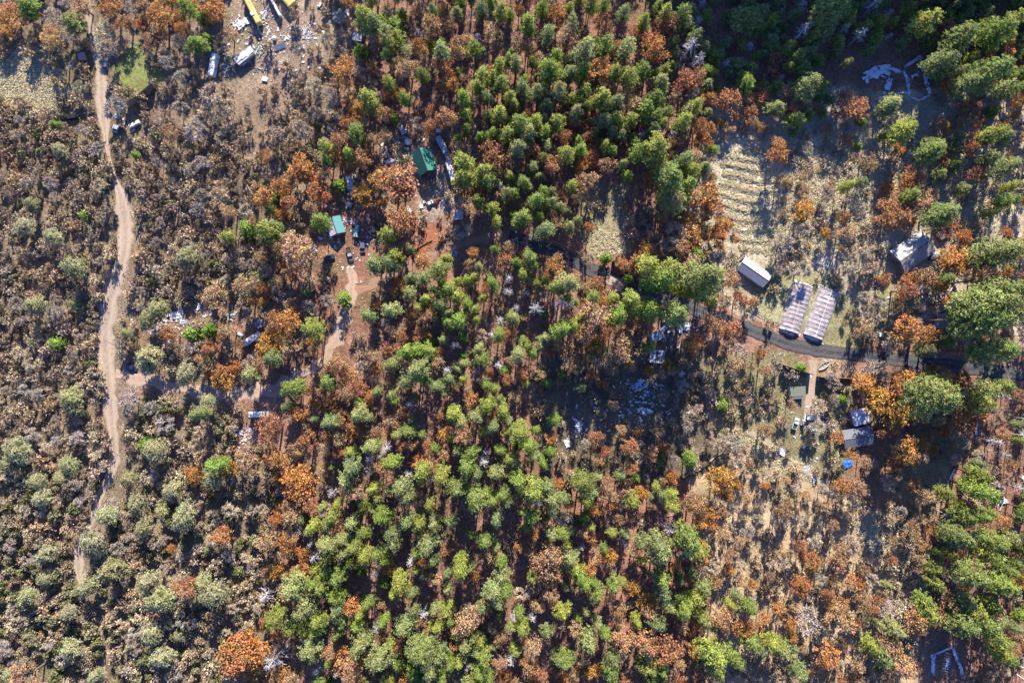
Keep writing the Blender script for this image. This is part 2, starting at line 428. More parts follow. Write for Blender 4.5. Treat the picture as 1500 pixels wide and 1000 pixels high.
def mk_bare(r, h=8., R=3.8, twigs=15, c=(1, 1, 1)):
    """leafless crown: four orders of limbs ending in a haze of fine twigs"""
    segs, tips = limb_tree(r, h, R*.8, .32, 8)
    A = []; B = []
    for t in tips:
        o = unit((t-np.array([0, 0, h*.35]))[None])[0]
        for k in range(twigs):
            d = unit((o*.9+r.normal(size=3)*.75)[None])[0]
            l = R*(.14+.2*r.random()); e = t+d*l
            A.append(t+r.normal(size=3)*.12*R/3.8); B.append(e)
            for _ in range(2):
                d2 = unit((d+r.normal(size=3)*.7)[None])[0]
                A.append(t+d*l*(.4+.5*r.random())); B.append(A[-1]+d2*l*.65)
    A = np.array(A); B = np.array(B)
    return strips(A, B, .065, .035, r, c, .6), segs_mesh(segs, BARK_G), R, h
def mk_snag(r, h=16., R=3.2):
    T = [[0, 0, -.5], [r.normal()*.1, r.normal()*.1, h*.5], [r.normal()*.3, r.normal()*.3, h]]
    tr = poly_path(T, .3, .07, (1, 1, 1))
    A = []; B = []; ra = []
    for i in range(34):
        t = (i+r.random())/34; z = h*(.45+.53*t); a = i*2.4+r.normal()*.3; l = R*(1-.62*t)*(.65+.5*r.random())
        e = np.array([math.cos(a)*l, math.sin(a)*l, z-l*.12]); A.append([0, 0, z]); B.append(e); ra.append(.08)
        for k in range(4):
            f = .3+.65*r.random(); m = np.array([0, 0, z])*(1-f)+e*f; a2 = a+(.8 if r.random() < .5 else -.8)+r.normal()*.2
            A.append(m); B.append(m+np.array([math.cos(a2), math.sin(a2), r.normal()*.3])*l*.33); ra.append(.045)
    A = np.array(A); B = np.array(B); ra = np.array(ra)
    return strips(A, B, ra*1.1, ra*.6, r, (1, 1, 1), .3), tr, R, h
def mk_shrub(r, h=2.7, R=1.7, leafy=.0):
    """brush: many stems from the ground, forked twigs, and a share of small leaves"""
    A = []; B = []
    ns = 13
    for i in range(ns):
        a = r.random()*2*PI; l = R*(.25+.75*r.random()**.6); z = h*(.55+.45*r.random())*(1-.35*(l/R)**2)
        e = np.array([math.cos(a)*l, math.sin(a)*l, z]); A.append([math.cos(a)*.15, math.sin(a)*.15, -.1]); B.append(e*.8)
        for k in range(10):
            d = unit((e*np.array([.5, .5, .6])+r.normal(size=3)*h*.35)[None])[0]; d[2] = abs(d[2])*.7
            s = e*.62+r.normal(size=3)*.1; l2 = .4+.5*r.random(); A.append(s); B.append(s+d*l2)
            d3 = unit((d+r.normal(size=3)*.7)[None])[0]
            A.append(s+d*l2*.6); B.append(A[-1]+d3*l2*.6)
    A = np.array(A); B = np.array(B)
    parts = [strips(A, B, .075, .045, r, (1, 1, 1), .6)]
    n = int(70+400*leafy)
    th = r.random(n)*2*PI; rr = R*np.sqrt(r.random(n))
    lob = 1+.28*np.sin(2*th+r.random()*6)+.22*np.sin(5*th+r.random()*6)
    P = np.stack([np.cos(th)*rr*lob, np.sin(th)*rr*lob, h*(.97-.4*(rr/R)**2)*(.72+.28*r.random(n))], 1)
    ct = np.floor(th*2)+np.floor(rr*2)*7
    b = .65+.45*((np.sin(ct*12.9)*43758.5) % 1)
    t = np.stack([b, b, b], 1)
    parts.append(leaves(P, .17, r, tint=t, up=.2, cvar=.6))
    V, Q, C = joinp(parts)
    return (V, Q, C), None, R, h

r_ = np.random.default_rng(3)
LIB = {
 'P': [mk_pine(r_, h=21+2*r_.normal(), R=3.2+.7*r_.random(), density=.7+.5*r_.random(), irregular=.16+.2*r_.random(), pw=.5+.3*r_.random(), base=.34+.1*r_.random()) for _ in range(14)],
 'K': [mk_pine(r_, h=31, R=6.0, density=1.7, size=.27, irregular=.22, pw=.5, base=.4) for _ in range(4)],
 'p': [mk_pine(r_, h=9, R=2.2, base=.12, density=1.0, size=.25, irregular=.1, pw=.7) for _ in range(3)],
 'G': [mk_pine(r_, h=13, R=4.0, base=.45, density=1.5, size=.225, open_=.2, irregular=.16, pw=.42) for _ in range(5)],
 'O': [mk_oak(r_, 9.5, 4.) for _ in range(6)],
 'R': [mk_oak(r_, 11.5, 3.7, .85, .2, .4) for _ in range(7)],
 'B': [mk_bare(r_) for _ in range(7)],
 'S': [mk_snag(r_) for _ in range(4)],
 'u': [mk_shrub(r_) for _ in range(8)],                 # leafless grey brown brush
 'v': [mk_shrub(r_, 2.3, 1.6, .9) for _ in range(6)],   # leafy olive brush
}
PAL = {
 'P': [(.26, .29, .06), (.19, .24, .055), (.27, .285, .10), (.20, .27, .05), (.20, .235, .085), (.29, .31, .06)],
 'K': [(.24, .28, .08), (.20, .25, .07)],
 'p': [(.17, .27, .045), (.22, .31, .06)],
 'G': [(.33, .32, .155), (.29, .29, .13), (.35, .335, .175)],
 'O': [(.55, .26, .08), (.58, .30, .075), (.52, .225, .08), (.55, .285, .12)],
 'R': [(.50, .28, .135), (.44, .20, .095), (.53, .34, .18), (.42, .25, .13), (.54, .25, .085)],
 'B': [(.56, .44, .315), (.50, .42, .34), (.62, .49, .32), (.46, .37, .28)],
 'S': [(.58, .53, .50), (.50, .46, .44)],
 'u': [(.50, .375, .245), (.47, .37, .275), (.58, .455, .285), (.40, .295, .195), (.54, .37, .22)],
 'v': [(.28, .27, .125), (.23, .235, .10), (.36, .33, .18), (.31, .285, .16)],
}
COLW = {  # words for each palette entry
 'P': ['yellow-green', 'mid-green', 'pale olive-green', 'bright green', 'grey-green', 'lime-tinted green'],
 'K': ['olive-green', 'deep green'], 'p': ['fresh green', 'light green'],
 'G': ['sage-green', 'dusty green', 'pale sage'],
 'O': ['burnt-orange', 'golden-orange', 'rust-orange', 'soft orange'],
 'R': ['pinkish-brown', 'rusty red-brown', 'tan-brown', 'dull brown', 'copper-brown'],
 'B': ['grey-brown', 'grey', 'tan-grey', 'dark grey-brown'], 'S': ['white', 'pale grey'],
 'u': ['brown', 'grey-brown', 'tan', 'dark brown', 'reddish-brown'], 'v': ['olive', 'dark olive', 'khaki', 'dull green'],
}
KIND = {'P': ('pine_tree', 'pine', 'tree', 'green pines of the wood'),
        'K': ('pine_tree', 'big spreading pine', 'tree', 'big pines along the right edge'),
        'p': ('young_conifer', 'young conifer', 'tree', 'young conifers'),
        'G': ('grey_pine', 'round-crowned pine', 'tree', 'sage green pines in the brush'),
        'O': ('autumn_oak', 'autumn oak', 'tree', 'orange autumn oaks'),
        'R': ('autumn_oak', 'half-bare oak', 'tree', 'brown autumn oaks'),
        'B': ('bare_tree', 'leafless tree', 'tree', 'leafless trees'),
        'S': ('dead_tree', 'dead bare-limbed tree', 'tree', 'bleached dead trees'),
        'u': ('shrub', 'twiggy shrub', 'shrub', 'brown brush shrubs'),
        'v': ('shrub', 'leafy shrub', 'shrub', 'olive brush shrubs')}
MESHES = {}
def lib_mesh(t, k):
    if (t, k) not in MESHES:
        cr, tr, R, h = LIB[t][k]
        nm = KIND[t][0]
        MESHES[(t, k)] = (mesh_np(nm+'_crown', *cr, mat=(M_TWIG if t in 'BSu' else M_LEAF)),
                          mesh_np(nm+'_trunk', *tr, mat=M_BARK) if tr is not None else None)
    return MESHES[(t, k)]

# ---------------------------------------------------------------- the trees seen in the photograph
# per 375 x 250 pixel tile: kind, then x y radius at four times the photo's pixels from the tile's corner
TILES = {
(0,0): "O 60 90 80;B 300 100 70;P 395 110 65;R 300 250 50;B 590 200 80;B 620 290 60;R 930 90 70;R 730 140 50;R 650 30 60;P 1180 90 45;P 1130 250 60;B 1040 240 50;R 1250 60 70;P 1210 220 30;P 130 10 60;R 480 40 60;B 770 40 50;P 1060 10 50;R 1130 30 40;R 10 180 50;B 1270 270 45;B 660 620 80;G 345 875 40;p 775 900 20;p 310 720 25;B 1240 560 80;B 1330 620 60;B 1290 640 70;B 1180 700 70;B 1140 760 70;R 985 780 45;B 560 870 50",
(375,0): "P 605 50 65;p 720 110 40;p 800 130 45;P 820 190 45;P 780 240 45;R 700 230 45;G 860 300 45;R 1020 140 60;R 1140 140 50;R 970 270 50;B 1000 350 50;P 1080 280 60;R 1185 270 65;P 1275 280 45;R 1385 200 50;P 1030 40 40;P 1320 30 50;P 1430 40 50;P 760 310 35;R 890 400 60;B 620 430 50;P 970 420 45;R 1100 400 60;R 1130 480 55;R 1215 470 40;P 1185 420 30;P 1310 430 55;P 1395 430 45;P 1440 480 50;P 1300 500 45;P 1425 370 45;P 1480 340 35;P 1220 570 50;P 1230 640 45;R 1115 690 60;P 1420 650 50;P 1350 560 40;P 1490 560 40;P 640 560 65;O 580 640 45;O 640 630 40;R 740 660 50;B 640 720 50;p 790 670 30;P 570 750 55;P 395 840 50;P 400 920 40;R 480 820 50;P 530 880 40;O 470 920 55;O 265 980 70;R 1400 890 70;P 1210 930 70;P 1320 990 60;P 1480 760 50;B 500 190 40;R 500 400 70;B 420 230 50;B 240 290 50;B 340 500 60;B 440 560 60;B 450 640 60;B 350 660 50;B 260 760 60;B 100 780 60;B 880 690 40;B 1300 600 40;B 1110 590 45;p 600 290 40;R 640 930 60",
(750,0): "P 95 120 55;P 175 30 45;P 210 170 50;O 265 100 60;P 350 120 45;R 525 120 45;P 660 50 45;R 330 220 55;P 445 265 70;P 560 250 55;P 265 300 50;R 605 290 45;P 680 240 65;P 780 110 40;R 860 150 40;R 940 140 50;P 910 50 45;P 1010 50 60;P 1030 110 40;P 960 230 35;P 970 290 35;R 830 290 75;P 1085 205 45;S 1060 260 70;S 1110 330 55;B 990 360 60;R 720 190 35;P 1250 80 25;K 1390 90 75;P 1470 70 50;P 240 380 70;R 520 420 70;P 350 400 50;P 430 400 50;P 600 410 50;P 700 430 60;P 770 410 50;P 880 470 50;P 905 400 35;R 1090 440 50;R 1020 480 60;P 850 550 60;P 155 520 55;P 270 530 50;P 60 500 50;P 10 600 40;P 200 600 45;P 385 635 45;P 350 570 40;P 430 520 45;P 550 560 60;P 490 590 40;R 650 570 50;R 700 610 50;B 690 545 40;P 1100 590 50;R 1150 560 45;P 800 610 60;P 920 640 45;R 1275 590 75;O 1460 570 60;P 1390 470 60;P 1210 360 25;S 1265 365 30;P 1200 430 20;R 100 670 30;P 40 720 55;P 100 760 50;P 270 690 50;O 325 670 35;O 450 720 50;R 370 720 35;P 190 690 30;P 540 690 50;P 610 690 50;P 700 700 50;P 1010 690 60;P 1000 740 40;P 200 760 45;P 490 770 30;R 310 800 45;P 650 780 40;P 840 750 50;P 550 840 40;P 390 820 35;P 325 890 50;P 400 870 40;R 125 890 55;O 460 920 55;R 250 960 60;P 120 960 45;P 40 860 55;P 760 870 60;P 870 850 80;P 860 930 60;P 1030 930 60;O 1120 820 50;R 1100 740 45;P 1070 980 60;P 1140 970 40;R 560 960 50;R 40 250 50;R 95 300 45;P 20 360 45;P 1440 310 25;R 1310 680 30;P 1155 650 30",
(1125,0): "P 30 110 45;P 100 160 20;S 235 155 55;P 135 265 45;R 40 340 40;R 30 430 40;P 270 465 75;S 640 10 50;P 970 70 75;P 620 280 30;P 650 330 30;R 1030 170 50;P 1300 120 40;P 1100 310 80;P 1400 160 80;P 1470 100 60;R 1400 260 65;P 1480 280 40;P 1175 400 50;P 1050 410 35;P 1170 480 60;P 1350 390 90;R 1280 480 50;P 1440 400 50;P 1480 500 50;P 560 500 45;P 740 600 65;R 130 560 65;R 200 590 50;R 480 620 80;R 540 640 60;B 590 550 40;P 60 620 60;P 170 690 50;R 140 650 40;P 230 640 30;P 820 745 75;K 700 790 30;R 1060 510 40;R 1190 640 60;B 1170 680 40;p 1345 640 30;P 1390 750 60;P 1310 790 45;R 1225 800 40;R 1240 720 30;K 990 870 70;O 1050 960 60;P 1120 950 50;P 1310 920 50;P 1430 960 60;S 470 150 40;S 560 190 45;B 950 620 50;B 1090 600 50;R 60 900 60;B 120 850 50;R 590 950 50;S 380 520 25;p 540 850 20",
(0,250): "G 170 195 40;G 125 330 50;G 305 385 45;G 420 565 60;G 1070 510 65;G 190 785 55;G 920 810 55;G 845 870 50;R 1425 680 60;R 1265 740 70;p 1095 950 40;p 1205 935 35;p 1430 330 50;R 990 950 40;G 740 950 30;p 480 260 30;G 420 780 30;B 1280 150 60",
(375,250): "O 150 90 60;p 115 150 40;O 365 110 65;p 475 75 35;O 620 140 60;O 810 60 110;O 720 60 60;O 860 130 60;R 40 140 60;P 360 285 55;P 50 340 60;P 100 315 35;G 30 390 40;R 240 480 90;R 190 420 60;R 250 550 60;P 760 370 55;P 680 540 60;P 810 490 55;P 770 540 50;p 505 745 38;P 1060 570 60;P 1120 690 55;P 890 710 45;P 970 620 45;P 900 625 40;P 990 750 35;P 1075 790 45;P 1185 870 60;P 1130 830 35;P 650 840 50;P 780 810 55;P 310 920 65;R 190 880 70;R 100 880 60;O 120 980 60;R 850 300 80;B 840 330 50;B 1210 350 60;P 1340 30 60;P 1220 30 60;O 1300 110 65;P 1380 200 45;P 1400 455 30;R 1460 520 45;R 1475 440 30;S 1480 620 40;S 1475 700 40;P 1330 740 30;R 1345 690 30;O 975 530 45;O 840 660 40;O 970 960 40;S 1430 880 35;S 1380 960 35;P 1280 620 30;P 1490 860 30;P 1290 870 30;P 1280 810 30;O 270 20 50;p 280 710 25;B 60 590 50;B 110 720 50;B 270 670 30;P 1470 120 40;P 1490 20 40;R 1240 200 55;P 1110 510 30;P 1235 640 30;P 1420 960 40",
(750,250): "P 355 80 40;P 150 160 50;P 230 170 45;P 285 200 40;P 235 115 30;P 60 260 55;P 0 120 40;P 200 350 60;P 115 510 55;P 30 530 40;P 70 600 40;R 265 520 35;R 240 570 50;P 340 640 65;P 270 670 45;O 500 660 40;P 480 740 45;P 605 745 35;O 430 780 35;S 150 800 50;S 80 710 30;S 290 770 60;S 340 790 40;B 200 700 50;B 450 520 45;p 560 510 30;O 780 480 60;O 740 530 50;P 830 560 70;P 970 590 80;P 900 640 80;P 850 640 60;P 1040 660 60;K 1170 640 100;P 1210 620 60;P 1120 690 70;P 730 750 60;P 830 790 70;P 760 800 60;P 650 840 60;P 1000 830 85;B 980 380 90;B 950 430 60;O 1080 370 70;O 1010 290 60;O 1190 390 70;O 1240 320 45;R 1150 150 80;R 1180 220 70;P 1095 490 40;R 1000 460 50;R 1060 560 55;B 1240 500 50;B 1250 760 70;B 1400 660 45;O 1310 405 20;R 1440 385 30;R 430 60 60;R 400 130 45;O 830 50 60;P 900 150 50;P 960 40 90;P 1040 60 60;P 950 180 70;P 1010 170 50;p 685 630 25;P 295 930 60;P 360 910 40;R 490 870 80;R 540 920 60;R 420 940 60;R 880 280 35;P 10 860 40;R 70 860 25;P 415 860 30;R 1180 900 50;R 1280 940 60;B 1220 890 50",
(1125,250): "O 835 60 70;P 860 140 50;O 720 190 60;R 760 260 80;R 690 290 50;R 920 170 70;K 1060 250 80;R 95 55 40;O 210 240 60;R 440 270 35;R 480 360 50;B 540 210 60;B 530 250 50;B 100 420 70;B 60 480 50;B 200 330 60;O 340 370 35;B 210 570 70;B 480 560 70;B 600 480 60;B 600 560 60;O 850 650 50;R 830 690 60;R 940 620 60;O 1000 660 60;O 1120 530 90;R 1080 500 60;P 1060 625 40;R 1290 630 80;R 1340 650 60;K 1430 480 100;P 1480 440 60;P 1460 80 40;P 1440 160 50;P 1160 105 40;K 1350 750 110;K 1300 860 100;K 1450 720 100;K 1460 850 90;P 1250 920 60;R 1160 820 60;R 830 930 80;B 870 900 50;R 950 960 60;R 1080 760 50;B 1090 820 50;P 1090 990 30;R 1230 20 50;P 1030 10 40;B 590 930 50;B 600 830 50;R 560 920 40;B 80 570 50;B 360 130 50;P 480 80 35;P 560 60 35;R 1050 330 60",
(0,500): "G 860 90 65;G 850 150 50;G 1070 190 60;G 60 650 70;G 30 720 50;G 380 340 60;G 415 390 45;G 890 640 65;p 835 610 40;G 370 735 50;G 180 830 50;G 340 810 40;G 745 810 45;G 1000 870 50;G 210 930 50;G 780 960 55;O 1420 110 55;O 1310 220 60;O 1350 740 50;O 1140 780 50;P 1250 730 55;G 1230 800 60;R 1290 180 40;G 1270 180 30;G 1210 350 40;p 300 10 35;P 1160 430 50;B 1440 130 50;P 1440 200 50;R 1450 700 60;B 970 480 60;B 750 340 70",
(375,500): "P 70 110 50;O 60 30 70;P 180 280 60;P 230 250 35;R 20 130 50;P 400 245 50;O 540 190 50;R 470 130 60;R 410 170 50;P 780 130 50;O 715 165 30;R 785 45 45;R 680 90 45;P 890 70 60;P 1000 60 50;P 930 170 70;P 960 200 50;P 1060 260 45;P 1110 310 30;P 1325 100 50;P 700 300 35;P 790 310 40;P 800 350 35;O 660 350 25;R 600 270 50;R 530 300 50;R 790 240 35;P 590 430 50;P 640 450 35;P 430 480 50;P 330 460 25;R 510 470 50;P 1150 430 50;P 1350 380 55;P 1440 400 50;P 1290 440 50;P 1395 510 45;P 1480 530 40;R 1165 270 30;R 1240 270 30;B 1310 200 50;O 1100 550 40;R 1200 540 60;P 1200 480 40;P 1150 570 30;P 660 620 50;S 750 625 45;S 665 700 45;S 655 765 40;P 555 650 35;P 540 740 65;P 780 720 50;P 680 870 40;R 600 870 60;P 840 870 60;P 870 930 50;P 960 780 60;O 960 710 50;R 1040 730 40;S 890 780 35;S 830 730 30;P 1080 790 55;P 1180 650 40;P 1240 730 55;P 1290 780 35;S 1330 710 50;S 1340 650 35;P 1430 640 35;P 1490 690 40;P 1410 780 50;P 1180 880 65;P 1300 940 70;P 1380 940 50;P 1250 920 50;P 1480 950 40;P 1360 875 20;O 250 830 100;O 160 800 60;B 150 880 50;R 80 510 80;R 300 590 50;R 100 680 60;S 440 890 40;R 710 530 35;S 895 370 35;P 970 550 25;P 1040 630 30;P 930 330 20;R 960 940 40;P 1010 970 40;P 470 960 30;P 380 980 30;P 1350 260 40;R 1475 230 35;P 1210 220 30;P 440 740 20;R 1075 440 25;P 900 470 30",
(750,500): "P 30 80 55;O 490 30 60;R 520 100 60;R 650 50 80;R 700 130 40;R 420 80 50;P 405 275 32;O 535 245 30;P 85 250 25;R 60 190 40;O 915 150 40;P 815 30 35;R 590 370 30;R 695 620 50;O 735 525 25;O 885 610 35;p 880 665 22;p 865 715 20;P 40 540 60;P 90 620 50;P 145 525 25;P 230 650 40;P 130 680 35;P 15 720 40;P 40 820 60;P 640 795 35;p 740 805 25;R 700 750 40;R 665 880 40;O 750 890 40;P 720 950 50;P 430 840 70;P 470 900 50;P 440 960 50;P 130 900 70;P 230 930 50;P 210 850 50;O 270 840 35;O 340 950 30;P 820 910 20;O 1210 800 75;O 1260 900 40;O 1320 840 30;P 1050 975 28;P 850 860 30;B 790 800 30;R 1060 20 60;R 930 170 30;B 1150 280 35;B 1085 400 40;B 1160 120 30;B 1310 600 60;B 1240 600 60;B 1350 60 60;B 1320 700 60;R 860 540 30;p 1240 370 35;P 510 800 30;R 1080 940 60;R 880 190 30;B 870 170 40;R 640 520 30",
(1125,500): "K 1400 60 80;O 820 260 90;O 560 250 60;O 650 360 80;O 780 370 70;O 880 420 60;O 920 210 50;O 970 160 25;O 1150 220 50;R 1020 210 50;P 1100 280 70;K 1000 350 100;O 1200 340 70;O 1240 430 50;O 1120 430 60;O 1170 490 50;O 750 450 70;P 1430 270 50;P 1490 490 35;O 410 570 40;O 830 650 80;O 750 720 50;R 880 680 50;R 580 720 30;R 490 660 35;O 850 830 45;P 1245 715 28;P 1270 790 60;P 1300 890 80;P 1210 860 50;P 1050 890 45;R 1430 730 35;B 300 390 60;B 290 510 55;B 370 210 40;B 400 250 45;B 390 330 40;p 455 340 25;B 640 150 70;B 680 210 50;P 950 60 45;R 980 10 40;B 730 20 60;P 1080 10 40;p 205 155 25;R 145 375 28;B 40 160 50;B 60 100 50;R 440 850 50;B 480 930 50;R 520 850 50;P 1140 980 40;B 390 890 40;K 1330 300 60;K 1300 370 60",
(0,750): "G 600 30 60;G 510 180 65;G 530 240 50;G 640 350 65;G 820 100 55;G 1060 40 70;G 940 10 40;G 920 520 70;G 860 410 55;G 240 400 45;G 240 260 50;G 480 460 60;G 385 600 45;G 390 820 55;G 1170 430 50;G 1240 480 75;G 870 720 60;G 930 860 60;G 550 970 40;O 1000 215 25;O 1430 820 110;O 1370 850 90;O 1480 900 80;O 1460 760 60;R 1090 440 60;R 1310 130 50;R 110 990 70;G 150 500 45;G 30 970 45;G 1040 730 30",
(375,750): "P 330 90 50;P 400 200 55;B 220 120 60;R 180 170 50;R 80 160 60;O 130 340 50;O 270 340 60;R 200 30 50;P 440 30 45;P 720 45 65;P 615 140 45;P 560 210 50;P 630 270 50;P 550 310 40;P 880 60 50;P 950 70 45;P 1040 80 45;P 1000 210 65;P 1030 300 40;S 900 300 40;P 1195 350 60;P 1200 290 40;P 740 290 40;O 790 340 45;P 830 450 60;P 905 490 35;P 460 400 55;P 380 450 45;P 460 510 50;P 190 460 75;P 100 630 60;P 280 590 65;P 350 640 50;P 280 710 40;P 185 690 20;R 560 550 45;P 650 545 40;P 1040 590 40;P 1110 590 45;P 1050 690 40;P 920 580 35;R 1240 640 70;R 1200 700 50;B 1260 580 50;P 1350 180 50;P 1265 140 25;R 1390 250 45;O 1285 370 30;P 1385 480 60;P 1470 470 50;P 1120 460 30;S 700 690 45;P 855 690 60;P 740 650 35;P 480 620 35;P 470 720 40;P 590 790 60;P 640 760 40;P 300 820 60;R 430 820 50;O 500 880 65;R 560 950 60;O 650 860 50;P 720 880 70;P 940 820 60;P 960 880 90;P 1070 850 50;P 1010 940 60;P 1195 890 40;P 1300 840 40;P 1340 860 50;P 1320 950 50;P 1090 980 40;S 90 870 90;O 20 800 50;O 150 950 50;R 1430 890 40;O 1450 960 40;P 770 810 40;S 350 940 40;S 470 950 40;R 390 590 30;S 40 500 50;P 1430 300 40;P 1160 730 30;R 730 740 30;P 910 960 50;P 1410 50 50",
(750,750): "P 100 30 50;P 210 40 25;P 300 140 45;P 330 200 30;B 300 60 60;R 170 290 60;R 240 250 60;R 200 350 60;P 120 390 30;P 380 350 50;P 430 430 45;P 400 390 45;P 600 440 45;P 510 510 50;P 480 420 30;P 320 450 30;R 230 480 45;O 240 540 35;S 120 630 35;P 290 600 50;P 60 700 50;P 205 710 40;P 310 890 55;P 270 870 40;P 450 790 60;P 440 600 25;P 390 620 25;P 550 720 40;O 430 930 50;O 500 920 40;P 590 960 60;B 580 60 40;P 770 200 45;P 870 200 70;P 890 290 70;P 1040 170 80;P 1100 240 70;S 920 100 50;S 660 190 25;P 590 130 30;P 670 140 35;O 570 260 45;R 450 340 40;P 545 225 30;P 900 490 55;P 930 560 40;O 790 520 50;R 820 590 50;P 1020 580 60;P 1090 530 50;P 1150 470 50;P 1110 620 40;P 1145 660 40;B 1120 380 50;R 1190 400 40;O 1205 390 25;P 870 670 50;R 650 740 60;R 780 750 70;R 920 820 80;P 800 850 45;P 780 920 50;P 1200 860 80;P 1210 940 60;P 1330 890 60;P 1420 790 60;P 1470 830 50;R 1360 690 60;R 1220 620 60;P 880 930 40;R 980 980 40;P 740 660 40;P 1330 500 30;P 1290 550 30;P 1110 820 20;P 470 100 25;B 1180 320 50;P 890 400 50;P 1100 900 25",
(1125,750): "P 1200 50 65;P 1300 50 50;R 980 110 40;S 1090 30 40;K 1150 150 80;P 1380 200 80;P 1350 270 70;P 1450 160 45;K 1270 400 90;P 1400 450 70;P 1020 350 50;P 1000 420 50;P 710 430 25;P 930 530 50;P 990 620 70;P 960 580 50;R 1090 550 60;P 1170 640 50;P 1200 540 60;P 1280 620 80;P 1350 700 80;P 1410 760 80;P 1450 880 60;P 1390 840 60;P 1330 560 50;B 840 600 80;R 870 650 70;B 700 580 70;P 770 710 50;P 660 660 30;S 1130 410 50;O 250 290 50;O 190 430 60;R 410 300 50;O 520 410 50;O 400 540 60;R 430 640 70;B 240 640 80;B 300 720 60;O 200 250 35;B 600 400 60;B 480 190 60;B 640 280 50;B 620 180 50;B 70 60 60;P 60 800 60;P 100 820 50;P 160 800 25;P 210 960 50;P 380 800 30;P 640 820 50;P 700 870 50;R 780 850 80;R 820 920 60;R 350 850 70;R 720 750 60;R 840 130 50;B 860 100 50;K 1200 700 80;P 1430 350 50;R 1480 400 50;P 1470 690 50",
}
ITEMS = []      # kind, x, y (world, base), radius, height, palette index, listed in the photo?
def height_for(t, r):
    if t in 'PK': return float(np.clip(5.4*r+3.5, 9, 37))
    if t == 'p': return 3.2*r+1
    if t == 'G': return 2.6*r+2.5
    if t == 'O': return 1.9*r+2.6
    if t == 'R': return 3.0*r+4
    if t == 'B': return 2.0*r+2.2
    if t == 'S': return float(np.clip(4.2*r+2.5, 6, 17))
    return 2.3*r+.8
TALL = [((1160, 130, 1460, 262), .68), ((1290, 262, 1440, 345), .7), ((1050, 380, 1160, 440), .8), ((1035, -80, 1160, 215), .6), ((850, 170, 935, 262), .8), ((-80, -80, 130, 62), .6), ((130, -80, 260, 66), .6), ((785, 375, 1085, 520), 1.42), ((330, 470, 480, 530), 1.15), ((270, -20, 335, 75), .6), ((1330, 540, 1440, 640), 1.2), ((1405, 400, 1510, 520), 1.28)]
def add_at_pixel(t, px, py, rp, listed=True):
    """stand a tree so that the middle of its crown is where the photo shows it"""
    r = rp*S*((.86 if px > 1350 and py > 600 else .93) if t == 'P' else .85 if t == 'K' and py > 600 else 1.13 if t in 'OR' else 1); f = 1
    for (x0, y0, x1, y1), q in TALL:
        if x0 < px < x1 and y0 < py < y1: f = q
    if t == 'K' and rp < 16: t = 'P'
    if t == 'P' and rp > 20: t = 'K'
    h = height_for(t, r)*f; hc = h*(.8 if t in 'PKpGS' else .7)
    r *= (CAM_H-hc)/CAM_H
    x, y = W(px, py, hc)
    h = height_for(t, r)*(.9+.2*rng.random())*f
    z = float(gz(x, y)); ITEMS.append([t, x, y, r, h, int(rng.integers(len(PAL[t]))), listed])
for (ox, oy), s in TILES.items():
    for e in s.split(';'):
        a = e.split(); add_at_pixel(a[0], ox+float(a[1])/4, oy+float(a[2])/4, float(a[3])/4)

# ---------------------------------------------------------------- fill between them, by 50-pixel cells of the photo
GRID = """eddjeeegggdccccccccchhhhhhhhhh
ijjggjgggggddcccccccchhhhhhhhh
iijggjgggjjddcccccccchhhhhhhhd
aajjjjjjjjdddcccccccdeehehfdde
aaajaaajaadggdccccccdiiffffddd
aaajaaaaeegegdcccggddiifffeffd
aaajaaadjggdggdcdggeeiifffegfg
aaajaaaaeggdddddgggedfgfffggec
aaajaaaeajgdccccdedccfgggfeeec
aaajggegdjgdccccceeggfgggfeecc
aaajaaeeedjdcccceeeggffgggghhh
aaajbbggdeddccccggggjggggeeedh
aaajbbbgeeedccccggggjgggggeehh
bbajbbbaedccccccjeedjffgggeghh
bbbjbbaaeccccccccdedefffgggghh
bbjbbbaaecccccccceddfffffgjdcc
bbjbbbbaecccccceccdcdfffffjdcc
bbbbbbbaecccccceddddcdffffffdc
bbbbbbbedccccccddeedefffffffgcc
bbbbbbbeeccccccdedcdefffffghhh""".split('\n')
def cell(px, py):
    i = int(np.clip(py//50, 0, 19)); j = int(np.clip(px//50, 0, 29)); c = GRID[i][min(j, len(GRID[i])-1)]
    if c == 'h' and py > 480: return 'k'
    if c == 'f' and py < 400: return 'q'
    if c == 'c' and px > 850 and py > 650: return 'd'
    return 'e' if c == 'c' and px > 1350 else c
MIX = {  # kind: share; radius range in metres
 'a': 'uuuuuuBuuuvuuB', 'b': 'uvuuvuuBvuuvuB', 'c': 'PPPRRPPSPpPRBPR', 'd': 'PRRBPRBROPuR', 'e': 'RRORRBOuRu', 'f': 'BuRBRuBuuRuR',
 'j': 'uuBuB', 'g': 'uu', 'k': 'BRBPSBu', 'q': 'BuuBRuBuuRuu', 'h': 'PPPPKPPSPP', 'i': 'u'}
DENS = {'a': 1, 'b': 1, 'c': 1, 'd': 1, 'e': .95, 'f': .9, 'j': .5, 'g': .12, 'k': .9, 'q': .38, 'h': 1, 'i': .03}
RAD = {'P': (1.7, 3.1), 'K': (4.5, 6), 'p': (1., 2.), 'G': (2.5, 3.6), 'O': (2, 3.4), 'R': (1.9, 3.4), 'B': (2, 3.6), 'S': (1.8, 2.8), 'u': (1.3, 3.0), 'v': (1.2, 2.5)}

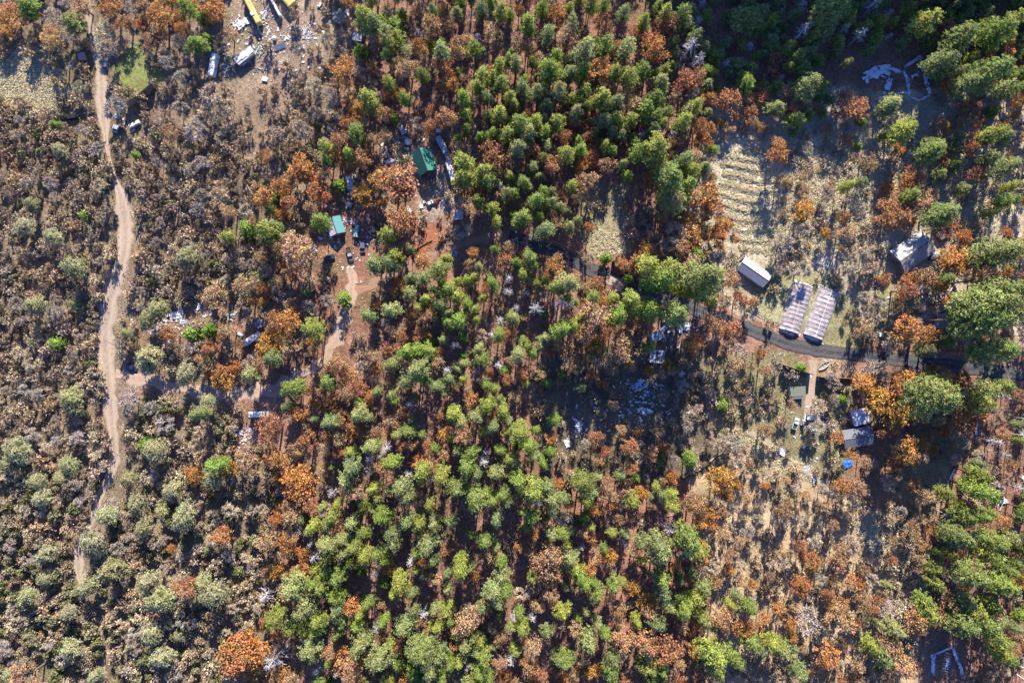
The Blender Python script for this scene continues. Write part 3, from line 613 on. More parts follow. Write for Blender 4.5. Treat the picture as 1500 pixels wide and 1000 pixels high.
CLEAR = [(376, 588, 12), (378, 572, 11), (365, 482, 11), (370, 605, 10), (197, 108, 20), (196, 85, 12), (1100, 300, 22), (1105, 345, 18), (1085, 255, 14), (1125, 270, 16), (890, 330, 16), (888, 360, 14), (50, 130, 22), (20, 100, 20)]   # (px, py, radius px): nothing grows here, filled in by the man-made list
def seg_d(px, py, pts):
    P = np.array(pts)[:, :2]; A = P[:-1]; B = P[1:]; d = B-A; q = np.array([px, py])
    t = np.clip(((q-A)*d).sum(1)/(d*d).sum(1), 0, 1); D = np.linalg.norm(A+d*t[:, None]-q, axis=1); k = int(D.argmin())
    return D[k]-(pts[k][2]*(1-t[k])+pts[k+1][2]*t[k])/2

# ---------------------------------------------------------------- builders for made things
class MB:
    def __init__(s): s.V = []; s.F = []
    def add(s, V, F):
        o = len(s.V); s.V += [tuple(v) for v in V]; s.F += [tuple(i+o for i in f) for f in F]; return s
    def box(s, x0, x1, y0, y1, z0, z1, taper=0, ch=0):
        t = taper
        V = [(x0, y0, z0), (x1, y0, z0), (x1, y1, z0), (x0, y1, z0), (x0+t, y0+t, z1), (x1-t, y0+t, z1), (x1-t, y1-t, z1), (x0+t, y1-t, z1)]
        return s.add(V, [(0, 3, 2, 1), (4, 5, 6, 7), (0, 1, 5, 4), (1, 2, 6, 5), (2, 3, 7, 6), (3, 0, 4, 7)])
    def prism(s, prof, y0, y1):
        """profile in x, z pulled along y"""
        n = len(prof); V = [(x, y0, z) for x, z in prof]+[(x, y1, z) for x, z in prof]
        F = [(i, (i+1) % n, n+(i+1) % n, n+i) for i in range(n)]+[tuple(range(n))[::-1], tuple(range(n, 2*n))]
        return s.add(V, F)
    def prismx(s, prof, x0, x1):
        """profile in y, z pulled along x"""
        n = len(prof); V = [(x0, y, z) for y, z in prof]+[(x1, y, z) for y, z in prof]
        F = [(i, (i+1) % n, n+(i+1) % n, n+i) for i in range(n)]+[tuple(range(n))[::-1], tuple(range(n, 2*n))]
        return s.add(V, F)
    def cyl(s, c, r, h, axis='z', k=14, r2=None):
        r2 = r if r2 is None else r2; V = []
        for z, rr in ((-h/2, r), (h/2, r2)):
            for i in range(k):
                a = i/k*2*PI; p = (math.cos(a)*rr, math.sin(a)*rr, z)
                if axis == 'y': p = (p[0], p[2], p[1])
                if axis == 'x': p = (p[2], p[0], p[1])
                V.append((p[0]+c[0], p[1]+c[1], p[2]+c[2]))
        F = [(i, (i+1) % k, k+(i+1) % k, k+i) for i in range(k)]+[tuple(range(k))[::-1], tuple(range(k, 2*k))]
        return s.add(V, F)
    def bar(s, a, b, r, k=5):
        v, q, _ = tubes(np.array([a], float), np.array([b], float), r, r, k=k)
        return s.add(v, [tuple(int(i) for i in f) for f in q])
    def build(s, name, mat, parent=None, smooth=False):
        me = bpy.data.meshes.new(name); me.from_pydata(s.V, [], s.F); me.materials.append(mat)
        me.update()
        import bmesh
        bm = bmesh.new(); bm.from_mesh(me); bmesh.ops.recalc_face_normals(bm, faces=bm.faces); bm.to_mesh(me); bm.free()
        if smooth: me.polygons.foreach_set('use_smooth', [True]*len(me.polygons))
        return link(name, me, parent)
WHITE = paint('white_paint', (.78, .78, .76), .4, dirt=.3)
OFFW = paint('weathered_white', (.66, .65, .62), .6, dirt=.55)
GLASS = paint('dark_glass', (.02, .025, .03), .12, dirt=.1, spec=.6)
TYRE = paint('tyre_rubber', (.02, .02, .02), .9, dirt=.4)
GREYM = paint('galvanised_metal', (.42, .43, .44), .5, .3, dirt=.3)
DARK = paint('dark_trim', (.045, .045, .05), .6)
WOOD = paint('weathered_wood', (.30, .22, .15), .9, dirt=.5, scale=4)
PALEWOOD = paint('bleached_wood', (.52, .46, .38), .9, dirt=.3, scale=3)
RUST = paint('rust', (.17, .07, .035), .9, dirt=.5)
RED = paint('red_paint', (.40, .05, .03), .5)
BLUE = paint('blue_tarpaulin', (.03, .17, .55), .5, dirt=.15)

def put(name, px, py, ang, label, cat, group=None, zt=1.5, clear=None):
    """an Empty on the ground under the thing whose top (height zt) is seen at px, py; ang = world angle of its long axis (+x)"""
    x, y = W(px, py, zt); z = float(gz(x, y))
    e = empty(name, (x, y, z), math.radians(ang)); tag(e, label, cat, group)
    if clear: CLEAR.append((px, py, clear))
    return e
def crumple(name, L, Wd, mat, parent=None, amp=.5, n=14, seed=0, torn=.15, z0=.15):
    """a loose sheet lying in folds, with a ragged outline"""
    r = np.random.default_rng(seed); m = max(6, int(n*Wd/L))
    u = np.linspace(-L/2, L/2, n); v = np.linspace(-Wd/2, Wd/2, m)
    U, Vv = np.meshgrid(u, v); ox = seed*13.7
    Z = z0+amp*(np.abs(fbm(U+ox, Vv, 1.3, seed)-.5)*2+fbm(U+ox, Vv, 3., seed+3)*.6)
    Uo = U+(fbm(U+ox, Vv, 2., seed+5)-.5)*1.5*torn*L; Vo = Vv+(fbm(U+ox, Vv, 2., seed+6)-.5)*2.*torn*Wd*2
    idx = np.arange(n*m).reshape(m, n)
    Q = np.stack([idx[:-1, :-1], idx[:-1, 1:], idx[1:, 1:], idx[1:, :-1]], -1).reshape(-1, 4)
    keep = np.ones(len(Q), bool)
    cu = U[:-1, :-1].ravel()/L*2; cv = Vv[:-1, :-1].ravel()/Wd*2
    rad = np.maximum(np.abs(cu), np.abs(cv))
    keep &= ~((rad > .6) & (vnoise(cu*3+ox, cv*3, 1., seed+9) < torn*2.4))
    keep &= r.random(len(Q)) > torn*.12
    me = mesh_np(name, np.stack([Uo, Vo, Z], -1).reshape(-1, 3), Q[keep], None, mat, False)
    return link(name, me, parent)

def house(px, py, L, Wd, ang, hw, hr, roofm, wallm, label, cat='house', name='house', zt=None, over=.4, roofm2=None, chimney=False, porch=None, n_win=3, doorm=None, seams=False):
    zt = hw+hr*.6 if zt is None else zt
    e = put(name, px, py, ang, label, cat, zt=zt, clear=max(L, Wd)/2/S+3)
    MB().add([(-L/2, -Wd/2, -.5), (L/2, -Wd/2, -.5), (L/2, Wd/2, -.5), (-L/2, Wd/2, -.5), (-L/2, -Wd/2, hw), (L/2, -Wd/2, hw), (L/2, Wd/2, hw), (-L/2, Wd/2, hw), (-L/2, 0, hw+hr), (L/2, 0, hw+hr)],
             [(0, 1, 5, 4), (2, 3, 7, 6), (1, 2, 6, 9, 5), (3, 0, 4, 8, 7), (0, 3, 2, 1), (4, 5, 9, 8), (6, 7, 8, 9)]).build('wall', wallm, e)
    sl = hr/(Wd/2)
    rf = None
    for s, mm in ((-1, roofm), (1, roofm2 or roofm)):
        o = over; t = .12
        y0 = 0; y1 = s*(Wd/2+o); z0 = hw+hr+.06; z1 = hw-o*sl+.06
        m = MB().prismx([(y0, z0), (y1, z1), (y1, z1+t), (y0, z0+t)], -L/2-o, L/2+o)
        rf = m.build('roof', mm, e)
        if seams:
            b = MB(); k = int((L+2*o)/.7)
            for i in range(k+1):
                x = -L/2-o+(L+2*o)*i/k; b.bar((x, y0, z0+t+.02), (x, y1, z1+t+.02), .045, 4)
            b.build('seams', mm, rf)
    MB().prismx([(-.18, hw+hr+.1), (.18, hw+hr+.1), (0, hw+hr+.26)], -L/2-over-.02, L/2+over+.02).build('roof_ridge', DARK, rf)
    for s in (-1, 1):
        for i in range(n_win):
            x = -L/2+L*(i+.7)/(n_win+.4)
            f = MB().box(x-.6, x+.6, s*(Wd/2)-.04 if s > 0 else -Wd/2-.05, (Wd/2+.05) if s > 0 else -Wd/2+.04, hw*.38, hw*.8).build('window', WHITE, e)
            MB().box(x-.5, x+.5, s*(Wd/2+.055)-.012, s*(Wd/2+.055)+.012, hw*.42, hw*.76).build('pane', GLASS, f)
    d = MB().box(L/2-.03, L/2+.06, -.5, .5, 0, min(2.1, hw*.9)).build('door', doorm or WOOD, e)
    MB().box(L/2+.06, L/2+.12, .32, .42, .95, 1.05).build('handle', GREYM, d)
    if chimney:
        MB().box(L*.18, L*.18+.55, -.28, .28, hw+hr*.6, hw+hr+.9).box(L*.18-.06, L*.18+.61, -.34, .34, hw+hr+.9, hw+hr+1.02).build('chimney', GREYM, rf)
    return e
def wheels(e, xs_, w, r=.36):
    for x in xs_:
        for s in (-1, 1):
            wh = MB().cyl((x, s*(w/2-.1), r), r, .24, 'y').build('wheel', TYRE, e)
            MB().cyl((x, s*(w/2+.03), r), r*.55, .03, 'y').build('rim', GREYM, wh)
def car(px, py, ang, paintm, label, kindc='car', L=4.5, w=1.8, pickup=False, group='vehicles parked about the clearings', name='parked_car', roofm=None, box=False):
    e = put(name, px, py, ang, label, kindc, group, zt=1.2, clear=14)
    h = w/2
    MB().prism([(-L/2, .35), (L/2-.15, .35), (L/2, .55), (L/2-.05, .82), (L*.22, .98), (-L/2+.05, 1.0), (-L/2, .7)], -h, h).build('body', paintm, e)
    if pickup: c0, c1 = -L*.08, L*.20
    elif box: c0, c1 = -L*.48, L*.34
    else: c0, c1 = -L*.40, L*.18
    hh = 1.5 if not box else 1.95
    MB().prism([(c0-.0, .98), (c1+.35, .96), (c1-.15, hh-.03), (c0+.25, hh-.03)], -h+.1, h-.1).build('window_glass', GLASS, e)
    rf = MB().prism([(c0+.22, hh-.03), (c1-.12, hh-.03), (c1-.2, hh+.05), (c0+.3, hh+.05)], -h+.12, h-.12)
    rf.build('roof', roofm or paintm, e)
    if pickup:
        MB().box(-L/2+.15, c0-.12, -h+.12, h-.12, 1.0, 1.03).build('truck_bed', DARK, e)
        b = MB()
        for s in (-1, 1): b.box(-L/2+.02, c0-.05, s*(h-.05)-.05, s*(h-.05)+.05, .98, 1.28)
        b.box(-L/2, -L/2+.09, -h+.1, h-.1, .98, 1.26); b.build('bed_side', paintm, e)
    wheels(e, (-L*.31, L*.31), w)
    for s in (-1, 1):
        MB().box(L/2-.08, L/2+.01, s*(h-.3)-.16, s*(h-.3)+.16, .58, .74).build('headlight', WHITE, e)
        MB().box(c1-.02, c1+.12, s*(h+.09)-.1, s*(h+.09)+.1, .95, 1.1).build('mirror', DARK, e)
    return e
def trailer(px, py, ang, L, w, hgt, bodym, label, cat='trailer', group='trailers and campers', name='travel_trailer', roofm=None, vents=True, cab=False, zt=None, awn=False):
    e = put(name, px, py, ang, label, cat, group, zt=zt or hgt, clear=L/2/S+2)
    h = w/2
    MB().prismx([(-h, .45), (h, .45), (h, hgt-.18), (h*.75, hgt), (-h*.75, hgt), (-h, hgt-.18)], -L/2, L/2).build('body', bodym, e)
    rf = MB().prismx([(-h*.74, hgt), (h*.74, hgt), (h*.7, hgt+.05), (-h*.7, hgt+.05)], -L/2+.12, L/2-.12).build('roof', roofm or bodym, e)
    if vents:
        MB().box(-.35, .35, -.3, .3, hgt+.05, hgt+.33, .06).build('air_conditioner', OFFW, rf)
        MB().box(L*.28, L*.28+.4, -.2, .2, hgt+.05, hgt+.16).build('vent', GREYM, rf)
        MB().box(-L*.34, -L*.34+.4, -.2, .2, hgt+.05, hgt+.16).build('vent', GREYM, rf)
    for x in (-L*.3, L*.12):
        for s in (-1, 1): MB().box(x-.45, x+.45, s*h-.03, s*h+.03, 1.3, 1.95).build('window', GLASS, e)
    MB().box(L*.3-.35, L*.3+.35, -h-.05, -h+.02, .5, 2.2 if hgt > 2.4 else hgt-.3).build('door', OFFW, e)
    if cab:
        MB().prism([(L/2, .45), (L/2+1.5, .45), (L/2+1.55, 1.1), (L/2+.8, 1.3), (L/2+.4, 2.1), (L/2, 2.2)], -h+.12, h-.12).build('cab', bodym, e)
        MB().prism([(L/2+.42, 2.08), (L/2+.84, 1.3), (L/2+.88, 1.33), (L/2+.46, 2.13)], -h+.25, h-.25).build('windscreen', GLASS, e)
        wheels(e, (-L*.3, L/2+.7), w)
    else:
        wheels(e, (-L*.1, L*.03), w)
        MB().bar((L/2, -.5, .45), (L/2+1.1, 0, .45), .06).bar((L/2, .5, .45), (L/2+1.1, 0, .45), .06).build('hitch', DARK, e)
    return e
def scrap(name, px, py, rx, ry, n, mats, label, cat='scrap heap', seed=0, size=.6, spread=1.0, ang=0):
    """heap of broken boards, sheets and boxes"""
    r = np.random.default_rng(seed); e = put(name, px, py, ang, label, cat, zt=.5)
    for k, m in enumerate(mats):
        b = MB()
        for i in range(int(1.5*n)//len(mats)):
            x, y = r.normal()*rx*.5, r.normal()*ry*.5; a = r.random()*PI; q = r.random()
            l = .9*size*(.3+1.6*r.random()**1.5); w = .85*size*(.12+.6*r.random()**1.5); t = .06+.25*q*size; z = .05+.5*size*max(0, 1-math.hypot(x/rx, y/ry))*r.random()*1.6
            c, s = math.cos(a), math.sin(a); tx = r.normal()*.25; V = []
            for dz in (0, t):
                for dx, dy in ((-l/2, -w/2), (l/2, -w/2), (l/2, w/2), (-l/2, w/2)): V.append((x+c*dx-s*dy, y+s*dx+c*dy, z+dz+dx*tx*.5))
            b.add(V, [(0, 3, 2, 1), (4, 5, 6, 7), (0, 1, 5, 4), (1, 2, 6, 5), (2, 3, 7, 6), (3, 0, 4, 7)])
        b.build(['torn_sheets', 'broken_boards', 'loose_junk', 'bent_metal'][k], m, e)
    for o in e.children: o['kind'] = 'stuff'
    CLEAR.append((px, py, max(rx, ry)/S*.8))
    return e
def shed(px, py, L, Wd, ang, h, roofm, wallm, label, cat='shed', name='shed', slope=.3):
    e = put(name, px, py, ang, label, cat, zt=h, clear=max(L, Wd)/2/S+2)
    MB().prismx([(-Wd/2, -.2), (Wd/2, -.2), (Wd/2, h-.05), (-Wd/2, h-.05-slope)], -L/2, L/2).build('wall', wallm, e)
    MB().prismx([(-Wd/2-.2, h-slope-.02), (Wd/2+.2, h+.02), (Wd/2+.2, h+.1), (-Wd/2-.2, h-slope+.06)], -L/2-.2, L/2+.2).build('roof', roofm, e)
    MB().box(-.4, .4, -Wd/2-.04, -Wd/2+.03, 0, min(1.9, h-slope-.15)).build('door', WOOD, e)
    return e
def crate(px, py, a, b, h, ang, m, label, cat='box', name='storage_box'):
    e = put(name, px, py, ang, label, cat, zt=h, clear=4)
    MB().box(-a/2, a/2, -b/2, b/2, 0, h*.9).build('body', m, e); MB().box(-a/2-.04, a/2+.04, -b/2-.04, b/2+.04, h*.9, h).build('lid', m, e)
    return e
def log(px, py, L, ang, r=.22, label='', m=None, name='fallen_log'):
    x, y = W(px, py, .3); e = empty(name, (x, y, float(gz(x, y))+r*.8), math.radians(ang)); tag(e, label, 'log')
    a = MB(); pts = [(-L/2+L*i/6, math.sin(i*1.3+px)*.12, .05*math.sin(i+py)) for i in range(7)]
    for i in range(6): a.bar(pts[i], pts[i+1], r*(1-i*.09), 7)
    a.build('trunk', m or PALEWOOD, e)
    b = MB()
    for i in range(4):
        s = (-1)**i; b.bar(pts[2+i], (pts[2+i][0]+.9, s*(.7+.2*i), .25), r*.3, 4)
    b.build('branch_stub', m or PALEWOOD, e); return e
def tarp(px, py, L, w, ang, m, label, cat='tarp', name='tarp', amp=.6, seed=1, torn=.15, n=16, zt=.5):
    x, y = W(px, py, zt); o = crumple(name, L, w, m, None, amp, n, seed, torn)
    o.location = (x, y, float(gz(x, y))); o.rotation_euler = (0, 0, math.radians(ang)); tag(o, label, cat); CLEAR.append((px, py, max(L, w)/S*.42)); return o

# ---- buildings
GREEN_ROOF = paint('green_metal_roof', (.06, .27, .185), .55, 0, dirt=.45, rib=3., ribaxis='X', dirtcol=(.10, .14, .10))
house(620.5, 234, 8.2, 6.6, -70, 3.8, 3.2, GREEN_ROOF, paint('brown_siding', (.16, .11, .08), .8), 'steep cabin with a bright green metal roof on the gravel pad', n_win=2, over=.5, seams=True)
POLYW = paint('grey_white_tarpaulin', (.62, .62, .64), .5, dirt=.35, scale=2.5); TEAL = paint('teal_tarpaulin', (.10, .29, .30), .5, dirt=.25, scale=2)
hz = house(489.5, 330, 6.2, 5.6, -72, 2.4, 1.6, POLYW, WOOD, 'cabin covered with white plastic on one side and teal tarp on the other', roofm2=TEAL, n_win=2, over=.3)
SHING = paint('weathered_shingles', (.36, .355, .34), .9, dirt=.4, scale=.8, dirtcol=(.38, .36, .32)); SHING2 = paint('pale_shingles', (.46, .44, .40), .9, dirt=.5, scale=.9, dirtcol=(.10, .11, .12))
house(1341, 367, 13.6, 9.4, 35, 2.8, 1.9, SHING, paint('grey_siding', (.30, .29, .27), .8), 'large grey shingled house with a mottled gable roof at the right', roofm2=SHING2, chimney=True, n_win=4)
SLATE = paint('slate_grey_roof', (.17, .175, .20), .75, dirt=.25, scale=1, dirtcol=(.25, .22, .2)); SLATE2 = paint('lighter_grey_roof', (.17, .165, .165), .8, dirt=.4, scale=1.2)
house(1259, 641, 10.5, 6.4, 9, 2.8, 1.0, SLATE, paint('brown_boards', (.22, .16, .12), .85), 'dark grey low-roofed house above the blue tarp', roofm2=SLATE, n_win=3)
CORR = paint('rusty_corrugated_roof', (.66, .67, .70), .5, .05, dirt=.55, scale=.9, rib=2.2, ribaxis='Y', dirtcol=(.24, .17, .13))
shed(1262, 611, 5.6, 6.2, 103, 2.7, CORR, WOOD, 'pale streaked corrugated roof annexe joined above the dark grey house', 'shed', 'lean_to', .5)
WROOF = paint('white_metal_roof', (.74, .74, .74), .5, dirt=.2, scale=1.); GROOF = paint('grey_metal_roof', (.33, .33, .38), .6, dirt=.3)
house(1106, 398, 11.6, 5.2, -35, 2.7, 1.2, GROOF, OFFW, 'long building with one white and one grey roof slope beside the straw field', roofm2=WROOF, n_win=4, seams=True)
OLIVE = paint('olive_roof', (.21, .23, .16), .8, dirt=.35)
sh = shed(1168.5, 573, 5.6, 3.4, 3, 3.0, OLIVE, paint('pale_blue_wall', (.30, .36, .45), .7), 'olive-roofed shed with a pale blue front by the driveway')
MB().prismx([(-2.9, 2.3), (-1.9, 2.6), (-1.9, 2.66), (-2.9, 2.36)], -2.2, 2.2).build('awning', GREYM, sh)
shed(498, 24, 3.6, 4.4, -35, 2.8, paint('brown_grey_roof', (.25, .22, .17), .9, dirt=.5), WOOD, 'dull brown-roofed shed with loose white panels, top of the scrap yard')
shed(962, 492, 0.1+5.4, 3.4, 28, 2.7, paint('blue_grey_roof', (.20, .25, .32), .6, dirt=.3), WOOD, 'narrow blue-grey roofed shed under the pines by the road')
e_ = shed(963, 522, 4.6, 5.4, 85, 2.6, paint('pale_blue_roof', (.32, .38, .45), .6, dirt=.4), paint('pale_blue_wall', (.30, .36, .45)), 'low pale blue roofed hut above the orange oak in the shade')
MB().box(-1.2, .2, -1.1, .4, 2.5, 2.75).box(.9, 1.8, -.9, .5, 2.45, 2.7).build('roof_hatch', DARK, e_)
shed(523, 54, 3.2, 2.6, -8, 2.2, GROOF, WOOD, 'small grey-roofed shed beside the tall pine, right of the scrap yard')
shed(671, 314, 3.4, 3.4, 2, 2.3, paint('mossy_pale_roof', (.48, .49, .47), .7, dirt=.5, scale=2), WOOD, 'square pale grey-roofed shed in the shade below the row of trailers')
shed(118, 82, 2.6, 2.2, 4, 2.1, paint('pinkish_roof', (.42, .29, .27), .7, dirt=.4), WOOD, 'little pinkish-roofed hut in the shade by the straw meadow')
shed(1387, 411, 3.2, 2.2, 25, 1.9, OFFW, WOOD, 'white-roofed lean-to among the orange oaks right of the grey house')

# yellow container roofs and the scrap yard
YEL = paint('yellow_painted_steel', (.68, .50, .16), .55, dirt=.3, scale=.7, rib=4, ribaxis='X')
yc = trailer(368, 13, -63, 11.6, 2.1, 3.3, YEL, 'long yellow roofed container at the top edge, above the scrap yard', 'container', None, 'storage_container', vents=False)
MB().box(1.2, 2.5, -1.15, .1, 3.36, 3.62).build('roof_hatch', WHITE, yc)
trailer(403, 10, -62, 7.4, .9, 2.4, WHITE, 'narrow white panelled trailer at the top edge of the scrap yard', vents=False)
trailer(421, -2, -50, 5.0, 3.6, 3.2, YEL, 'pale yellow roofed cabin cut by the top edge of the photo', 'container', None, 'storage_container', vents=False)
trailer(309.5, 93, -101, 8.6, 2.2, 3.3, WHITE, 'clean white box trailer parked alone at the left of the scrap yard', name='box_trailer', vents=False)
# collapsed mobile home
RUIN = paint('torn_white_metal', (.62, .60, .62), .6, dirt=.45, scale=1.6)
mh = put('mobile_home', 356, 81, 38, 'battered white mobile home with torn roof sheets in the scrap yard', 'mobile home', zt=2.4, clear=22)
MB().prismx([(-1.6, .3), (1.6, .3), (1.5, 2.2), (-1.7, 2.5)], -3.7, 3.7).build('body', GREYM, mh)
for i, (x0, x1, y0, y1, z, t) in enumerate([(-3.9, -1.3, -.7, 1.8, 2.5, .15), (-1.25, 1.0, -.9, 1.7, 2.62, -.1), (1.05, 4.3, -1.3, 1.6, 2.5, .3)]):
    MB().add([(x0, y0, z), (x1, y0+.2, z+t), (x1+.2, y1, z), (x0-.1, y1-.3, z-.2), (x0, y0, z+.06), (x1, y0+.2, z+t+.06), (x1+.2, y1, z+.06), (x0-.1, y1-.3, z-.14)], [(0, 3, 2, 1), (4, 5, 6, 7), (0, 1, 5, 4), (1, 2, 6, 5), (2, 3, 7, 6), (3, 0, 4, 7)]).build('roof_sheet', RUIN, mh)
MB().box(-2.9, -.4, -1.66, -1.6, 1.0, 1.9).build('window', GLASS, mh); MB().box(-2.8, -.6, -2.35, -1.75, 1.35, 1.5).build('awning', OFFW, mh)
# solar panels
SOL = paint('solar_cells', (.16, .20, .30), .25, dirt=.15, spec=.7)
sp = put('solar_panel_array', 409, 67, 22, 'tilted array of blue-grey solar panels standing in the scrap yard', 'solar panels', zt=1.2, clear=10)
for i in range(5):
    for j in range(2):
        x = -2.1+i*.86; y = -1.0+j*1.0
        pn = MB().add([(x, y, .7+y*.35), (x+.8, y, .7+y*.35), (x+.8, y+.94, .7+(y+.94)*.35), (x, y+.94, .7+(y+.94)*.35), (x, y, .76+y*.35), (x+.8, y, .76+y*.35), (x+.8, y+.94, .76+(y+.94)*.35), (x, y+.94, .76+(y+.94)*.35)], [(0, 3, 2, 1), (4, 5, 6, 7), (0, 1, 5, 4), (1, 2, 6, 5), (2, 3, 7, 6), (3, 0, 4, 7)]).build('panel', SOL, sp)
MB().bar((-2.1, -1, 0), (-2.1, -1, .4), .04).bar((2.1, -1, 0), (2.1, -1, .4), .04).bar((-2.1, .9, 0), (-2.1, .9, 1.), .04).bar((2.1, .9, 0), (2.1, .9, 1.), .04).bar((-2.2, -1, .35), (2.2, -1, .35), .04).bar((-2.2, .9, 1.), (2.2, .9, 1.), .04).build('frame', GREYM, sp)
tk = put('water_tank', 401, 55, 0, 'small round cream tank in the middle of the scrap yard', 'tank', zt=1, clear=5)
MB().cyl((0, 0, .5), .8, 1.0).build('tank_body', OFFW, tk); MB().cyl((0, 0, 1.12), .75, .25, r2=.3).build('lid', OFFW, tk)
WS = [WHITE, OFFW]; MIXJ = [OFFW, WOOD, GREYM]
scrap('scrap_heap', 450, 48, 2.6, 4.4, 90, [WHITE, PALEWOOD, GREYM], 'white scrap heap standing alone at the right of the yard', seed=1, size=.75)
scrap('scrap_heap', 466, 42, 1.9, 1.6, 50, [RUST, WOOD], 'dark rusty scrap tangle touching the big white heap', seed=2, size=.8)
scrap('scrap_heap', 387, 22, 1.6, 3.0, 50, [WHITE, GREYM], 'white and rusty scrap strewn right of the yellow container', seed=3, size=.7)
tarp(356, 33, 5.2, 3.2, 25, OFFW, 'crumpled off-white sheet lying in the yellow container shadow', seed=4)
scrap('scrap_heap', 344, 36, 2.4, 2.6, 36, WS, 'white rubbish scattered left of the yellow container', seed=5, size=.8)
scrap('scrap_heap', 379, 73, 2.6, 2.2, 60, [paint('green_junk', (.10, .22, .16)), OFFW, PALEWOOD], 'greenish scrap lying right of the battered mobile home', seed=6, size=.6)
scrap('scrap_heap', 334, 100, 3.2, 4.2, 60, MIXJ, 'mixed white junk strewn left of the battered mobile home', seed=7, size=.75)
scrap('scrap_heap', 381, 99, 2.6, 1.8, 50, [RUST, WOOD, OFFW], 'dark junk and boards below the battered mobile home', seed=8, size=.7)
crate(387, 115, 2.1, 1.5, .7, -12, WHITE, 'bright white box lid standing alone below the battered mobile home')
crate(468, 6, 1.8, 1.0, .8, 50, WHITE, 'white box near the top edge of the scrap yard')
tarp(489, 18, 2.0, .9, 25, WHITE, 'white loose panel left of the brown-roofed shed', 'panel', 'loose_panel', .15, 9, .05)
tarp(507, 20, 1.8, 1.2, -50, WHITE, 'white loose panel right of the brown-roofed shed', 'panel', 'loose_panel', .15, 10, .05)
scrap('scrap_heap', 433, 4, 1.8, 2.4, 30, [GREYM, WHITE], 'grey and white junk right of the pale yellow cabin at the top edge', seed=11)
# loose bits through the yard: nobody could count them
r2 = np.random.default_rng(8); b = MB()
for cx, cy, sx, sy, n in ((400, 60, 65, 48, 260), (600, 240, 40, 45, 190), (500, 340, 40, 60, 160), (1200, 620, 60, 70, 150), (1350, 440, 55, 60, 180), (360, 640, 22, 18, 60), (250, 470, 60, 25, 160), (940, 590, 45, 45, 220), (860, 640, 35, 25, 40), (1010, 480, 25, 25, 30), (180, 180, 15, 15, 14)):
    for i in range(n):
        px = cx+r2.normal()*sx*.6; py = cy+r2.normal()*sy*.6; x, y = W(px, py); z = float(gz(x, y))
        s = .09+.3*r2.random()**2.5; l = s*(1+1.6*r2.random()); a = r2.random()*PI; c, q = math.cos(a), math.sin(a)
        V = [(x+c*dx-q*dy, y+q*dx+c*dy, z+dz) for dz in (-.05, .12+.2*r2.random()) for dx, dy in ((-l, -s), (l, -s), (l, s), (-l, s))]
        b.add(V, [(0, 3, 2, 1), (4, 5, 6, 7), (0, 1, 5, 4), (1, 2, 6, 5), (2, 3, 7, 6), (3, 0, 4, 7)])
tag(b.build('litter', OFFW), 'small pale scraps of rubbish strewn about the yards', 'litter', kind='stuff')

# left-hand roadside
car(171, 187, -20, paint('black_car', (.02, .02, .025), .3), 'black car with a white bonnet beside the dirt road bend near the meadows', roofm=WHITE)
trailer(196, 181, 28, 4.2, 1.5, 1.4, WHITE, 'short white trailer beside the black car near the green meadow', vents=False)
car(193, 537, -25, paint('navy_car', (.02, .03, .07), .3), 'dark blue car under the sage-green pine at the track junction')
car(105, 171, 10, paint('van_shadow_black', (.015, .015, .02), .4), 'black van shape standing in for a van shadow below the straw meadow', 'van', box=True, name='parked_van')  # near-black body added to stand in for a van's shadow
car(153, 92, 85, paint('blue_grey_car', (.10, .13, .2), .4), 'blue-grey car in the shade left of the green meadow')

# middle: yards round the green roofed cabin
def tank(px, py, r, m, label, h=1.4):
    e = put('water_tank', px, py, 0, label, 'tank', 'round white tanks', zt=h, clear=6)
    MB().cyl((0, 0, h*.4), r, h*.8, k=20).build('tank_body', m, e); MB().cyl((0, 0, h*.93), r, h*.26, k=20, r2=r*.3).build('lid', m, e)
tank(596.5, 206, 1.2, WHITE, 'larger white domed tank left of the green-roofed cabin', 2.2)
tank(596.5, 217, .5, WHITE, 'small white domed tank just below the larger one', 1.3)
shed(589, 190, 3.0, 1.6, -65, 2.2, GREYM, WOOD, 'narrow grey metal-roofed shed above the white tanks')
scrap('scrap_heap', 585, 198, 1.6, 2.6, 44, [WHITE, DARK, RUST], 'dark junk with white bits between the narrow grey shed and tanks', seed=12)
trailer(569, 236, 25, 3.0, 1.9, 1.9, OFFW, 'small grey and white camper left of the green-roofed cabin', vents=False)
crate(577, 234, 1.3, 1.2, .9, 15, WHITE, 'white box right beside the small grey camper')
scrap('scrap_heap', 563, 222, 1.6, 2.6, 24, WS, 'white rubbish above the small grey camper', seed=13)
trailer(642, 191, 5, 2.0, 1.7, 2.0, OFFW, 'stubby cream trailer at the top of the right-hand trailer row', vents=False)
trailer(647, 211, -62, 7.0, 2.3, 2.4, paint('grey_white_metal', (.45, .45, .46), .5, dirt=.5, scale=1.5), 'patched grey trailer in the row right of the green-roofed cabin')
trailer(655, 229, -66, 2.8, 1.9, 1.6, PALEWOOD, 'open tan cargo trailer between the patched and the long white trailers', 'cargo trailer', vents=False)
trailer(660, 250, -72, 7.6, 2.1, 2.8, WHITE, 'long white trailer, lowest in the row under the olive-green pine')
scrap('scrap_heap', 630, 210, 1.2, 1.7, 24, [RUST, WOOD], 'reddish-brown junk heap left of the patched grey trailer', seed=14)
scrap('scrap_heap', 633, 232, .9, 3.0, 20, [OFFW, RED], 'pinkish junk line against the right wall of the green-roofed cabin', seed=15, size=.5)
crate(617, 302, 1.2, 1.3, 1.5, 5, WHITE, 'white upright box at the tip of the green-roofed cabin shadow')
crate(621, 295, .8, .8, .8, 5, WHITE, 'tiny white box just above the white upright box')
car(629.5, 297, 35, WHITE, 'small white utility vehicle below the gravel pad', L=2.6, w=1.3)
